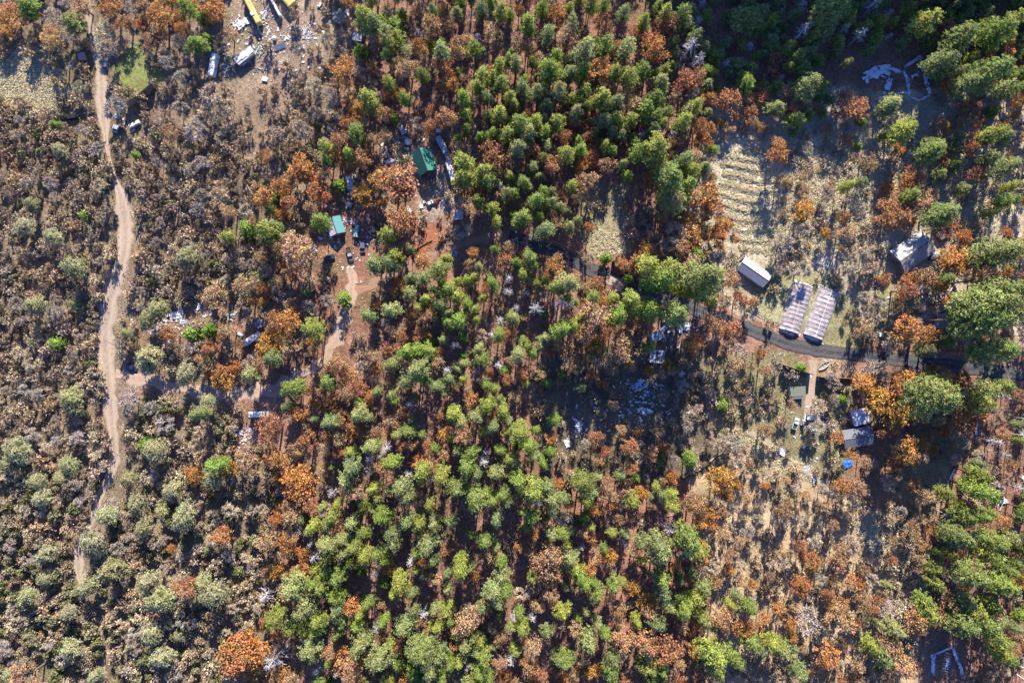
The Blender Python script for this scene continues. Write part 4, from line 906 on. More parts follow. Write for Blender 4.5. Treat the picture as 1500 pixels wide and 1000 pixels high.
rj = put('tractor', 639, 294, 60, 'red tractor standing between the white utility vehicle and the pale junk', 'tractor', zt=1.2, clear=8)
MB().box(-1.1, .2, -.5, .5, .5, 1.0).box(.2, 1.4, -.35, .35, .6, 1.3, .06).build('body', RED, rj); MB().box(-.7, -.1, -.25, .25, 1.0, 1.25).build('seat', DARK, rj)
wheels(rj, (-.7,), 1.5, .65); wheels(rj, (1.0,), 1.3, .4)
scrap('scrap_heap', 648, 293, 2.2, 1.4, 30, [OFFW, GREYM], 'pale junk right of the red tractor', seed=16, size=.5)
tarp(598.5, 308, 2.6, 2.0, -55, WHITE, 'white pointed awning below the big golden oak', 'awning', 'awning', .9, 17, .03)
tarp(667, 372, 2.4, 1.6, 80, paint('dull_blue', (.2, .3, .42)), 'dull blue cover in the shade right of the red dirt patch', seed=18, torn=.05)
# bank of bare dirt with a dark edge
DIRT = paint('red_dirt', (.26, .12, .07), .95, dirt=.3)
log(612, 364, 13, 30, .3, 'long dark log edging the red dirt patch', paint('charred_log', (.06, .04, .03), .95))
# tarp cabin yard
trailer(511, 267, -78, 5.2, 2.3, 2.5, paint('light_grey_gel', (.55, .57, .60), .45, dirt=.25), 'long pale grey camper in the shaded lane above the tarped cabin')
crate(516, 282, 2.0, 1.8, 1.6, 15, paint('light_grey_gel', (.55, .57, .60)), 'pale square box at the lower end of the long pale grey camper')
crate(511, 299, 2.0, 1.8, 1.5, -20, GREYM, 'grey tilted box alone in the lane between camper and tarped cabin')
trailer(520, 4+253, -75, 1.4, 1.2, 1.2, OFFW, 'tiny white cart above the long pale grey camper', 'cart', vents=False, name='cart')
trailer(521.5, 338, -98, 4.6, 1.7, 2.0, paint('pale_teal', (.25, .42, .42), .5, dirt=.4), 'pale teal trailer with junk at its top end, right of the tarped cabin', vents=False)
scrap('scrap_heap', 520, 326, 1.2, 1.4, 28, [WHITE, paint('pinkish_junk', (.5, .3, .25))], 'pink and white junk piled on top end of the teal trailer', seed=19, size=.5)
car(511.5, 372, -75, paint('grey_green_suv', (.10, .12, .13), .3), 'dark pickup with a pale cargo cover below the teal trailer', 'pickup', L=5.4, pickup=True, name='pickup_truck', roofm=GREYM)
car(481.5, 377, 18, paint('blue_black', (.03, .045, .07), .25), 'blue-black car in the shade below the tarped cabin')
car(530.5, 361, -88, paint('slate_blue_car', (.10, .14, .2), .3), 'slate-blue car in deep shade left of the cluster of green pines')
car(547, 337, -85, paint('charcoal_car', (.04, .045, .05), .4), 'charcoal car in deep shade above the slate-blue car')
scrap('scrap_heap', 502, 324, 2.2, 3.2, 50, [DARK, GREYM, OFFW], 'dark junk against the teal side of the tarped cabin', seed=20, size=.6)
scrap('scrap_heap', 543, 342, 2.4, 4.2, 34, [DARK, OFFW], 'junk in deep shade above the slate-blue car', seed=21, size=.6)
scrap('scrap_heap', 474, 346, 2.8, 1.6, 26, MIXJ, 'pale junk at the lower left corner of the tarped cabin', seed=22, size=.5)
log(527, 414, 8, 12, .12, 'thin pale pole lying across the bare clearing', PALEWOOD)

# left clearing
rv = trailer(364.5, 498, 33, 5.0, 2.2, 2.6, WHITE, 'white camper under the yellow-orange oak, left of middle')
tarp(376.5, 490, 2.6, 1.8, 60, WHITE, 'white sheet draped against the camper by the yellow-orange oak', seed=23, torn=.08)
tarp(350.5, 490, 2.2, 1.2, -40, paint('pale_blue_sheet', (.55, .62, .72)), 'pale blue sheet left of the white camper', seed=24, torn=.08)
trailer(375, 607, 2, 5.4, 2.2, 3.1, WHITE, 'white motorhome parked alone below the dark shade of the track', 'motorhome', name='motorhome', cab=True)
car(369, 524, 70, paint('dark_slate_car', (.05, .06, .08), .3), 'dark car half hidden below the orange oak beside the camper')
scrap('scrap_heap', 355, 632, 3.2, 2.6, 60, [WHITE, paint('pinkish_junk', (.5, .3, .25))], 'white and pink rubbish heap below left of the motorhome', seed=25, size=.6)
tarp(253, 461, 8.5, 2.6, 18, WHITE, 'long torn white plastic sheet beside the sage pines, left clearing', seed=26, torn=.3, n=26)
tarp(268, 468, 4.5, 2.8, -60, paint('bluish_plastic', (.55, .60, .70)), 'bluish-white torn plastic right end of the long white sheet', seed=27, torn=.3)
tarp(289, 450, 4.0, 1.8, 40, WHITE, 'small torn white plastic below the tan oak, left clearing', seed=28, torn=.3)
scrap('scrap_heap', 233, 480, 4.0, 2.4, 70, [OFFW, paint('pinkish_junk', (.5, .3, .25)), PALEWOOD], 'pale broken pieces strewn below the sage pines, left clearing', seed=29, size=.7)
scrap('scrap_heap', 338, 462, 2.2, 3.4, 40, [WHITE, GREYM], 'white rubbish line above the white camper', seed=30, size=.7)
shed(380, 474, 3.4, 2.4, 20, 2.0, paint('purple_grey', (.22, .20, .25)), WOOD, 'dark purplish-grey roofed shed above the yellow-orange oak')
log(291, 551, 5, 5, .14, 'pale forked log beside the round sage pine by the track', PALEWOOD)

# middle right: under the pines and the shaded clearing
trailer(974, 463, 88, 4.2, 1.9, 2.5, WHITE, 'white van-like camper squeezed between two pines beside the road', vents=True)
tarp(1001, 480, 5.2, 3.4, 15, paint('blue_white_sheet', (.60, .66, .80)), 'bright blue-white sheet under the round pine by the road', seed=31, torn=.15, amp=.9)
car(975, 479, 40, paint('silver_blue', (.35, .4, .48), .3), 'silver-blue car beside the narrow blue-grey shed')
crate(993, 507, 1.1, 1.1, .9, 10, WHITE, 'white round-topped box beside the rusty oaks below the road')
scrap('scrap_heap', 978, 497, 2.6, 3.6, 50, [DARK, GREYM, OFFW], 'junk in deep shade between the two sheds by the road', seed=32, size=.6)
tarp(934, 562, 6.2, 2.2, 28, paint('blue_white_sheet', (.60, .66, .80)), 'wavy torn plastic strip highest in the shaded clearing', seed=33, torn=.3, n=24)
tarp(937, 600, 4.4, 1.2, 35, WHITE, 'thin curled plastic strip on the left, middle of the shaded clearing', seed=34, torn=.3, n=20)
tarp(951, 602, 4.6, 1.3, -20, WHITE, 'thin curled plastic strip on the right, middle of the shaded clearing', seed=35, torn=.3, n=20)
tarp(934, 590, 3.0, 1.4, -15, paint('bluish_plastic', (.55, .60, .70)), 'faint bluish plastic scrap above the curled strips', seed=36, torn=.3)
tarp(999, 548, 2.4, 2.2, 45, OFFW, 'crumpled pale sheet right of the small orange oak in shade', seed=37, torn=.2)
scrap('scrap_heap', 950, 572, 4.8, 5.0, 60, [paint('bluish_plastic', (.55, .60, .70)), GREYM], 'flattened bluish plastic scraps over the shaded garden', seed=38, size=.4)
ty = put('tyre_planter', 971, 575, 0, 'dark round tyre lying in the shaded clearing', 'tyre', zt=.4)
a = MB()
for i in range(16):
    t0, t1 = i/16*2*PI, (i+1)/16*2*PI; a.bar((math.cos(t0)*.9, math.sin(t0)*.9, .2), (math.cos(t1)*.9, math.sin(t1)*.9, .2), .24, 6)
a.build('tyre', TYRE, ty)
tarp(848, 625, 5.6, 3.0, -62, WHITE, 'larger torn white plastic sheet left of the shaded clearing', seed=39, torn=.28, n=24)
tarp(831, 648, 3.6, 2.2, -65, WHITE, 'smaller torn white plastic sheet below left of the larger one', seed=40, torn=.15)
tarp(843, 615, 3.0, .9, -50, OFFW, 'thin white rag at the top of the larger torn sheet', seed=41, torn=.25)
tarp(872, 597, 1.5, .8, 0, OFFW, 'tiny pale rag alone in the shade right of the torn sheets', seed=42, torn=.1)
log(984, 598, 5.4, 28, .3, 'pale log in the shaded clearing, right of the curled strips')
log(886, 654, 7, 60, .22, 'grey-brown fallen log leaning at the lower edge of the shade', WOOD)
log(1040, 675, 11, 38, .26, 'long straight log left of the straw bank')
log(1083, 506, 5.5, -28, .25, 'short pale log at the top of the footpath near the road')
log(996, 737, 9, 22, .18, 'thin pale log in the tan scrub below the shaded clearing')
log(964, 735, 4, 42, .18, 'short pale log left of the thin pale log')
log(1079, 910, 4, 28, .2, 'bright short log right of the tan oaks near the bottom')
log(1063, 931, 5, -20, .2, 'pale log just below the bright short log')
log(990, 753, 7, 10, .16, 'thin white log below the thin pale pair')
log(1254, 960, 12, -38, .18, 'long thin pale log near the bottom edge, lower right')
log(1404, 605, 7, 38, .25, 'pale reddish log lying under the orange oaks at right')
log(1245, 322, 9, 32, .15, 'bleached thin log among the leafless trees')
log(1390, 293, 8, 18, .16, 'bleached pole on the grassy strip near the right')
log(962, 358, 3.2, 48, .4, 'stacked short pale timbers under the trees by the road')
log(1270, 170+40, 8, -50, .18, 'pale fallen log below the shaded plastic ruins')
log(40, 545, 6, 35, .1, 'thin white log in the brush at the far left')
log(8, 718, 3, 0, .12, 'short white log at the left edge')
# curved bank right of the shade: dirt berm
berm = [(1052, 645), (1075, 630), (1100, 636), (1125, 655), (1160, 680), (1195, 705), (1222, 728)]
V = []; F = []
for i in range(61):
    t = i/60*(len(berm)-1); k = min(int(t), len(berm)-2); f = t-k
    px = berm[k][0]*(1-f)+berm[k+1][0]*f+(vnoise(i, 0, 5, 8)-.5)*5; py = berm[k][1]*(1-f)+berm[k+1][1]*f+(vnoise(i, 3, 5, 9)-.5)*5
    x, y = W(px, py)
    for q, (o, hh) in enumerate(((-1.9, -.2), (-.9, .25), (0, .42), (.9, .22), (1.9, -.2))): V.append((x+o*.35, y+o*.95, float(gz(x, y))+hh*(.7+.6*vnoise(i, q, 4, 4))))
for i in range(60):
    for q in range(4): F.append((i*5+q, i*5+q+1, (i+1)*5+q+1, (i+1)*5+q))
tag(MB().add(V, F).build('earth_bank', paint('straw_bank', (.40, .31, .19), 1, dirt=.9, scale=1.1), smooth=True), kind='structure')

# plastic greenhouses
def greenhouse(px, py, L, w, ang, label, seed, ridge=False):
    e = put('greenhouse', px, py, ang, label, 'greenhouse', 'plastic covered greenhouses', zt=2.2, clear=30)
    CLEAR.append((px+4, py-20, 20)); CLEAR.append((px-5, py+22, 20))
    m, n, b_ = mat_new('aged_plastic_film')
    tc = N(n, 'ShaderNodeTexCoord'); no = N(n, 'ShaderNodeTexNoise'); no.inputs['Scale'].default_value = .7; no.inputs['Detail'].default_value = 9; no.inputs['Roughness'].default_value = .7
    n.links.new(tc.outputs['Object'], no.inputs['Vector']); cr = N(n, 'ShaderNodeValToRGB')
    cr.color_ramp.elements[0].position = .36; cr.color_ramp.elements[0].color = (.24, .175, .155, 1); cr.color_ramp.elements[1].position = .62; cr.color_ramp.elements[1].color = (.52, .47, .46, 1)
    n.links.new(no.outputs[0], cr.inputs[0]); n.links.new(cr.outputs[0], b_.inputs['Base Color']); b_.inputs['Roughness'].default_value = .35
    nu, nv = 60, 22; P = []
    sag = np.random.default_rng(seed)
    for i in range(nu+1):
        x = -L/2+L*i/nu; rib = abs(((i/nu*11) % 1)-.5)*2      # film sags between the hoops
        for j in range(nv+1):
            a = j/nv*PI; y = -math.cos(a)*w/2; z = math.sin(a)**.8*2.4
            z -= (1-rib)*.16*math.sin(a)+.35*max(0, float(fbm(x+seed*9, y, 3., seed))-.5)*math.sin(a)*2
            P.append((x, y+(float(vnoise(x, y, 1.2, seed))-.5)*.15, z+(float(vnoise(x, y, .6, seed+2))-.5)*.16))
    idx = np.arange((nu+1)*(nv+1)).reshape(nu+1, nv+1); Q = np.stack([idx[:-1, :-1], idx[1:, :-1], idx[1:, 1:], idx[:-1, 1:]], -1).reshape(-1, 4)
    c = P and np.array([P[k] for k in Q[:, 0]]); keep = fbm(c[:, 0]+seed*5, c[:, 1], 1.8, seed+4) < (.80 if not ridge else .9)
    link('plastic_cover', mesh_np('plastic_cover', np.array(P), Q[keep], None, m, True), e)
    for i in range(12):
        x = -L/2+L*i/11; b = MB(); pts = [(x, -math.cos(k/10*PI)*w/2*1.01, math.sin(k/10*PI)**.8*2.45) for k in range(11)]
        for k in range(10): b.bar(pts[k], pts[k+1], .045, 4)
        b.build('hoop', OFFW if ridge else PALEWOOD, e)
    MB().bar((-L/2, 0, 2.5), (L/2, 0, 2.5), .09 if ridge else .05).build('ridge_pole', WHITE, e)
    for sx in (-1, 1):
        b = crumple('end_sheet', w*1.05, 1.6, WHITE, e, .5, 14, seed+sx+3, .2); b.location = (sx*(L/2+.3), 0, .1); b.rotation_euler = (0, 0, PI/2)
    for sy in (-1, 1): MB().box(-L/2, L/2, sy*w/2-.08, sy*w/2+.08, 0, .3).build('side_board', PALEWOOD, e)
greenhouse(1168.5, 451, 18.8, 8.4, 73, 'plastic greenhouse on the left of the pair, torn and brown-stained', 3)
greenhouse(1206.5, 459.5, 19.2, 8.4, 70, 'plastic greenhouse on the right of the pair, with white ridge and hoops', 4, True)
pg = put('pergola_frame', 1212.5, 384, -22, 'bare white pole frame standing above the pair of plastic greenhouses', 'frame', zt=1.6, clear=18)
for i in range(9): MB().bar((-3.6+i*.9, -1.9, 1.7-i*.02), (-3.9+i*.9, 1.9, 1.9), .075).bar((-3.6+i*.9, -1.9, 0), (-3.6+i*.9, -1.9, 1.7), .05).build('rafter', WHITE, pg)
MB().bar((-3.9, -1.5, 1.75), (4, -1.5, 1.7), .07).bar((-4.1, 1.5, 1.85), (3.8, 1.5, 1.85), .07).build('rail', WHITE, pg)
# ruined greenhouses in the shade of the ridge: outlines of fallen film
FILM = paint('fallen_film', (.80, .82, .86), .4, dirt=.5, scale=1.5, dirtcol=(.3, .3, .33))
def ruin(name, poly, widths, label, cat, extra=()):
    x0, y0 = W(*poly[0]); e = empty(name, (x0, y0, float(gz(x0, y0)))); tag(e, label, cat)
    for k in range(len(poly)-1):
        (ax, ay), (bx, by) = W(*poly[k]), W(*poly[k+1]); L = math.hypot(bx-ax, by-ay)
        o = crumple('plastic_edge', L*1.02, widths[k], FILM, e, .9, max(10, int(L*2.4)), 50+k, .2)
        o.location = ((ax+bx)/2-x0, (ay+by)/2-y0, float(gz((ax+bx)/2, (ay+by)/2))-e.location.z+.1); o.rotation_euler = (0, 0, math.atan2(by-ay, bx-ax))
    for k, (px, py, L, w, a) in enumerate(extra):
        x, y = W(px, py); o = crumple('plastic_sheet', L, w, FILM, e, 1.0, max(12, int(L*2.4)), 70+k, .22); o.location = (x-x0, y-y0, float(gz(x, y))-e.location.z+.1); o.rotation_euler = (0, 0, math.radians(a))
    for px, py in poly+[(1300, 122), (1342, 118), (1385, 975)]: CLEAR.append((px, py, 24))
    for px, py in poly:
        x, y = W(px, py); MB().bar((x-x0, y-y0, -.2), (x-x0+.1, y-y0, 2.1), .09).build('post', PALEWOOD, e); CLEAR.append((px, py, 12))
    CLEAR.append((np.mean([p[0] for p in poly]), np.mean([p[1] for p in poly]), 22))
ruin('ruined_greenhouse', [(1324, 98), (1347, 85), (1352, 105), (1357, 128), (1361, 140), (1344, 148), (1333, 144), (1329, 120), (1322, 104)], [1.3, .9, 1.6, 1.4, 1., .7, 1.4, 1.5], 'roofless plastic ruin on the right of the pair in the ridge shade', 'greenhouse', [(1356, 108, 9, 2.4, -78)])
ruin('ruined_greenhouse', [(1264, 112), (1285, 103), (1303, 101), (1320, 106)], [2.6, 3.0, 1.4], 'low ruin with pale sheet on the left of the pair, ridge shade', 'greenhouse', [(1288, 108, 12, 4.6, 14), (1300, 128, 6, 3, 80), (1340, 112, 4, 2.4, 30), (1322, 137, 5, 1.0, 6), (1288, 144, 4, .7, 25)])
ruin('ruined_greenhouse', [(1364, 985), (1366, 958), (1392, 946), (1402, 968), (1408, 990)], [1.6, .7, 1.3, 1.3], 'dark ruined greenhouse in shade at the bottom right edge', 'greenhouse', [(1385, 968, 5, 1.2, 80)])
CLEAR += [(1385, 975, 24)]
rb = put('pole_stack', 1386, 970, 78, 'white poles of the ruined greenhouse in shade near the bottom right', 'poles', zt=.8)
for i in range(8): MB().bar((-3.5+i, -1.8, .2), (-3.2+i, 1.6, .6), .08).build('pole', WHITE, rb)
tarp(1431, 630, 9, .8, 84, FILM, 'thin pale plastic strip standing upright right of the orange oaks', seed=61, torn=.3, n=24)
tarp(1394, 695, 9, .8, 62, FILM, 'thin pale plastic strip lower down, slanting in the right shade', seed=62, torn=.3, n=24)
tarp(1470, 735, 5.5, 2.6, 35, FILM, 'pale plastic sheet in the deep shade near the right edge', seed=63, torn=.3, n=20)
tarp(1498, 700, 2, 3, 35, FILM, 'pale plastic scrap cut by the right edge', seed=64, torn=.2)

# right-hand yard
car(1188, 611, -3, WHITE, 'white pickup-like van with dark windows at the end of the driveway', 'van', L=5.2, w=2.0, pickup=False, name='parked_van')
car(1165.5, 620, 70, paint('blue_white_car', (.55, .60, .70), .3), 'pale blue and white pickup standing on the lawn', 'pickup', L=4.6, pickup=True, name='pickup_truck', roofm=WHITE)
car(1176.5, 619, 70, OFFW, 'small off-white buggy between the two white vehicles', 'buggy', L=2.4, w=1.2)
tarp(1145, 661.5, 3.2, 2.4, -35, paint('pale_blue_sheet', (.55, .62, .72)), 'small pale blue-white tarp lying alone on the lawn', seed=65, torn=.08, amp=.9)
tarp(1180, 688, 4.6, 3.2, -60, paint('greyish_film', (.42, .44, .50)), 'greyish crumpled film at the lower edge of the lawn', seed=66, torn=.25)
tarp(1191, 702, 4.0, 2.2, -50, OFFW, 'off-white crumpled film just below the greyish one', seed=67, torn=.25)
tarp(1242, 678, 3.8, 2.8, 25, BLUE, 'bright blue tarp below the dark grey house', seed=68, torn=.08, amp=1.0)
tarp(1257, 661, 1.5, .9, -40, paint('pale_blue_sheet', (.55, .62, .72)), 'tiny pale blue sheet between the dark house and the blue tarp', seed=69, torn=.05)
bt = put('boat_hull', 1208, 535, 33, 'weathered leaf-shaped boat hull on the bare dirt by the road', 'boat', zt=.7, clear=12)
V = []; ns = 13
for i in range(ns):
    t = i/(ns-1); x = -2.6+5.2*t; w = 1.0*math.sin(PI*min(1, t*.92+.08))**.6
    V += [(x, -w, .75), (x, -w*.6, .25), (x, 0, .05), (x, w*.6, .25), (x, w, .75)]
F = [(i*5+k, (i+1)*5+k, (i+1)*5+k+1, i*5+k+1) for i in range(ns-1) for k in range(4)]
MB().add(V, F).build('hull', PALEWOOD, bt)
b = MB()
for s in (0, 4):
    for i in range(ns-1): b.bar(V[i*5+s], V[(i+1)*5+s], .07, 4)
b.build('gunwale', OFFW, bt); b = MB()
for i in (3, 6, 9): b.box(V[i*5][0]-.15, V[i*5][0]+.15, V[i*5][1], V[i*5+4][1], .55, .62)
b.build('bench', WOOD, bt)
log(1222, 534, 2.6, -20, .2, 'stumpy dark log at the right end of the boat hull', WOOD)
crate(1255, 567, 1.3, 1.2, 1.2, 20, OFFW, 'pale box at the upper left edge of the orange oaks')
crate(1292, 490, 1.4, 1.4, 1.3, 8, WHITE, 'white round-looking box on the verge right of the greenhouses', 'tank')
scrap('scrap_heap', 1290, 487, 1.6, 1.2, 16, WS, 'white bits around the white tank on the road verge', seed=44, size=.5)
trailer(1397, 426, 55, 4.0, 1.8, 1.1, WHITE, 'white-framed flat trailer among the oaks right of the grey house', 'flat trailer', vents=False, roofm=paint('pinkish_roof', (.42, .29, .27)))
car(1372, 472, 62, paint('silver_grey_car', (.42, .45, .50), .3), 'silver-grey van parked below the flat trailer, right side', 'van', L=5.4, w=2.1, box=True, name='parked_van')
car(1368, 375, 78, paint('mid_blue_car', (.12, .25, .5), .3), 'small blue and white car against the grey shingled house', L=3.6, w=1.6, roofm=WHITE)
shed(1384, 343, 3.0, 2.4, 30, 2.0, paint('mossy_grey', (.3, .32, .28)), WOOD, 'mossy grey shed at the upper right corner of the grey house')
tarp(1351, 423, 3.4, 2.6, -60, OFFW, 'off-white crumpled sheet among oaks below the grey house', seed=71, torn=.2)
tarp(1291, 413, 2.6, 1.6, 50, OFFW, 'off-white scrap left of the oaks below the grey house', seed=72, torn=.2)
tarp(1430, 446, 2.6, 2.2, 10, OFFW, 'pale sheet against the left side of the big dark pines', seed=73, torn=.2)
tarp(1372, 407+2, 1.6, .8, 40, WHITE, 'tiny white sheet under the oaks right of the grey house', seed=74, torn=.1)
scrap('scrap_heap', 1321, 585, 1.7, 1.5, 24, [WHITE, DARK, RED], 'small coloured rubbish heap under the orange oaks', seed=45, size=.5)
scrap('scrap_heap', 1320, 643, 1.8, 2.2, 26, [WHITE, PALEWOOD], 'white and pink rubbish heap right of the dark grey house', seed=46, size=.5)
scrap('scrap_heap', 1275, 605, 1.2, 1.2, 14, WS, 'white bits at the right of the streaked annexe roof', seed=47, size=.4)
scrap('scrap_heap', 950, 781, .8, 2.2, 12, WS, 'white bits in the tan scrub, bottom middle right', seed=48, size=.5)

# fences
def fence(pts, label, h=1.4, solid=True, m=None, step=2.6):
    x0, y0 = W(*pts[0]); e = empty('fence', (x0, y0, 0)); tag(e, label, 'fence'); a = MB(); posts = []
    for k in range(len(pts)-1):
        (ax, ay), (bx, by) = W(*pts[k]), W(*pts[k+1]); L = math.hypot(bx-ax, by-ay); n = max(1, int(L/step)); ux, uy = (bx-ax)/L, (by-ay)/L
        for i in range(n):
            p = (ax+(bx-ax)*i/n, ay+(by-ay)*i/n); q = (ax+(bx-ax)*(i+1)/n, ay+(by-ay)*(i+1)/n); zp, zq = float(gz(*p)), float(gz(*q)); posts.append((*p, zp))
            o = .03; P = [(p[0]-uy*o-x0, p[1]+ux*o-y0), (p[0]+uy*o-x0, p[1]-ux*o-y0), (q[0]+uy*o-x0, q[1]-ux*o-y0), (q[0]-uy*o-x0, q[1]+ux*o-y0)]
            rows = ((.0, h),) if solid else ((h*.42, h*.52), (h*.85, h*.95))
            for r0, r1 in rows:
                a.add([(P[0][0], P[0][1], zp+r0), (P[1][0], P[1][1], zp+r0), (P[2][0], P[2][1], zq+r0), (P[3][0], P[3][1], zq+r0), (P[0][0], P[0][1], zp+r1), (P[1][0], P[1][1], zp+r1), (P[2][0], P[2][1], zq+r1), (P[3][0], P[3][1], zq+r1)], [(0, 3, 2, 1), (4, 5, 6, 7), (0, 1, 5, 4), (1, 2, 6, 5), (2, 3, 7, 6), (3, 0, 4, 7)])
        posts.append((bx, by, float(gz(bx, by))))
    a.build('boards' if solid else 'rails', m or WOOD, e)
    for p in posts: MB().box(p[0]-x0-.07, p[0]-x0+.07, p[1]-y0-.07, p[1]-y0+.07, p[2]-.2, p[2]+h+.12).build('post', m or WOOD, e)
fence([(187, 158), (208, 146), (229, 128)], 'tall dark board fence along the lower edge of the green meadow', 4.2)
fence([(186, 149), (165, 128), (160, 122)], 'low fence on the left edge of the green meadow', 1.4)
fence([(1142, 534), (1186, 548)], 'tall board fence above the olive-roofed shed', 4.6)
fence([(1196, 551), (1247, 554)], 'tall board fence right of the driveway, below the bare dirt', 4.4)
fence([(896, 383), (908, 389), (921, 401), (936, 408)], 'brown board fence where the road leaves the woods', 3.2)
fence([(1093, 447), (1130, 466), (1160, 480)], 'thin rail fence along the road left of the greenhouses', 1.3, False, PALEWOOD)
fence([(808, 352), (828, 362), (852, 373)], 'thin rail fence along the road in the woods', 1.3, False, PALEWOOD)
fence([(616, 300), (640, 292), (655, 289)], 'thin rail fence at the lower end of the gravel pad', 1.2, False, PALEWOOD)
fence([(510, 446), (527, 447)], 'dark log rail across the lane below the small bright green tree', .9, False)

# ---------------------------------------------------------------- fill
PXI = [(it[1], it[2], it[3]) for it in ITEMS]
class Hash:
    def __init__(s, c=8.): s.c = c; s.d = {}
    def add(s, x, y, r): s.d.setdefault((int(x//s.c), int(y//s.c)), []).append((x, y, r))
    def near(s, x, y):
        i, j = int(x//s.c), int(y//s.c)
        for a in (-1, 0, 1):
            for b in (-1, 0, 1): yield from s.d.get((i+a, j+b), ())
H = Hash()
for it in ITEMS: H.add(it[1], it[2], it[3]*(.62 if it[0] != 'K' else .5))
def blocked(px, py, rp, tall):
    for pts, w in KEEP_OUT_LINES:
        if seg_d(px, py, pts) < (4 if pts is ROAD2 else 0)+rp*.75+(3 if tall else .5): return True
    for cx, cy, r in CLEAR:
        if math.hypot(px-cx, py-cy) < r+rp*.7: return True
    return False
# a hand-placed tree whose crown would hide a made thing or the road stands back a little or shrinks
kept = []
for it in ITEMS:
    t, x, y, r, h, pi, ls = it; hc = h*.75; k = S*(CAM_H-hc)/CAM_H; px, py = x/k+750, 500-y/k; ok = True
    for cx, cy, cr in CLEAR:
        if math.hypot(px-cx, py-cy) < cr*.58+r/S*.4 + (6 if cr == 24 else 0) and cr > 8: ok = False
    if ok: kept.append(it)
print('trees kept', len(kept), 'of', len(ITEMS)); ITEMS[:] = kept
FILL = []
rf = np.random.default_rng(21)
GAPS = [(640, 615, 38), (625, 575, 26), (530, 870, 26), (560, 925, 20), (600, 870, 22), (775, 600, 26), (765, 545, 24), (790, 880, 26), (740, 430, 20), (725, 500, 20), (770, 800, 16), (690, 870, 18), (830, 250, 18), (770, 145, 20), (910, 20, 22), (870, 270, 26), (620, 130, 18), (700, 770, 20), (590, 740, 18), (450, 690, 20)]
def try_fill(ntry, big):
    for _ in range(ntry):
        px = rf.uniform(-75, 1575); py = rf.uniform(-75, 1070); c = cell(px+rf.normal()*12, py+rf.normal()*12)
        if py < 0 and px > 1000: c = 'h'
        if rf.random() > DENS[c]: continue
        t = MIX[c][rf.integers(len(MIX[c]))]
        if big == (t in 'uv'): continue
        pn = float(fbm(px, py, 55, 44)); lo, hi = RAD[t]; r = lo+(hi-lo)*rf.random()**1.4
        if c in 'abf' and rf.random() < (.43-pn)*2.5: continue
        if t == 'u' and pn > .58 and c in 'b' and rf.random() < .4: t = 'v'
        if t in 'uv' and c in 'cdefh': r *= .75
        hh = height_for(t, r); x, y = W(px, py, hh*.7)
        if blocked(px, py, r/S, big): continue
        if c == 'h': hh *= .75
        if c == 'q': hh *= .65
        for (x0, y0, x1, y1), q in TALL:
            if q < 1 and x0 < px < x1 and y0 < py < y1: hh *= q
        if big and c in 'cd' and (any(math.hypot(px-a, py-b) < q for a, b, q in GAPS) or rf.random() < (.47-pn)*4): continue
        mr = r*(.72 if big else .66)
        if any(math.hypot(x-a, y-b) < mr+q for a, b, q in H.near(x, y)): continue
        H.add(x, y, r*(.62 if big else .55))
        FILL.append([t, x, y, r, hh*(.85+.3*rf.random()), int(np.clip((fbm(px, py, 40, 45)*1.6-.3+.5*(rf.random()-.5)), 0, .999)*len(PAL[t])), False])
try_fill(9000, True); try_fill(42000, False)
# G trees scattered in the brush
print('fill', len(FILL))
# woods over the ridge beyond the frame's top right
RIDGE = []
for _ in range(520):
    x = rf.uniform(45, 330); y = rf.uniform(150, 262); r = 2.6+1.6*rf.random()
    RIDGE.append(['P', x, y, r, height_for('P', r)*.7, int(rf.integers(6)), False])
for _ in range(700):       # woods going on past the frame
    a = rf.random()*2*PI; q = 1.12+.5*rf.random(); x = q*215*max(-1, min(1, 1.4*math.cos(a))); y = q*148*max(-1, min(1, 1.4*math.sin(a))); r = 2.4+1.8*rf.random()
    if y > 150 and x > 20: continue
    RIDGE.append(['P', x, y, r, height_for('P', r)*.8, int(rf.integers(6)), False])

# ---------------------------------------------------------------- landmarks for the labels
LMK = [('the green-roofed cabin', 620, 235), ('the tarp-covered cabin', 490, 330), ('the pair of greenhouses', 1190, 455), ('the grey gabled house', 1345, 367),
 ('the long white-roofed building', 1107, 395), ('the dark grey house', 1259, 641), ('the white motorhome', 376, 607), ('the camper under the yellow oak', 366, 497),
 ('the torn white plastic sheets', 843, 632), ('the tan lay-by', 900, 415), ('the roofless plastic ruin', 1340, 115), ('the white box trailer', 309, 92),
 ('the big white scrap heap', 450, 48), ('the terraced straw field', 1097, 290), ('the green meadow', 197, 110), ('the straw meadow corner', 35, 120),
 ("the dirt road's upper bend", 181, 300), ("the dirt road's track junction", 160, 548), ("the dirt road's lower bend", 160, 700), ("the dirt road's lower end", 113, 835),
 ('the left long torn sheet', 255, 461), ('the bottom left corner', 0, 1000), ('the left edge midpoint', 0, 400), ('the bottom right ruin', 1385, 968), ('the olive-roofed shed', 1168, 573),
 ('the small straw patch', 1332, 830), ('the star-shaped snag', 562, 656), ('the huge grey snag', 398, 966), ('the bottom edge midpoint', 750, 1000), ('the top edge midpoint', 750, 0),
 ('the shaded plastic clearing', 945, 585), ('the top right corner', 1500, 0), ('the right edge midpoint', 1500, 500), ('the big bottom pine clump', 990, 830), ('the straw bank', 1130, 655), ('the small wood clearing', 890, 320), ('the dark gap in the pines', 620, 620)]
DIRS = ['right of', 'up-right of', 'above', 'up-left of', 'left of', 'down-left of', 'below', 'down-right of']
ORD = ['', 'second ', 'third ', 'fourth ', 'fifth ', 'sixth ', 'seventh ', 'eighth ', 'ninth ', 'tenth ', 'eleventh ', 'twelfth ']
def screen(it):
    hc = it[4]*.75; k = S*(CAM_H-hc)/CAM_H; return it[1]/k+750, 500-it[2]/k
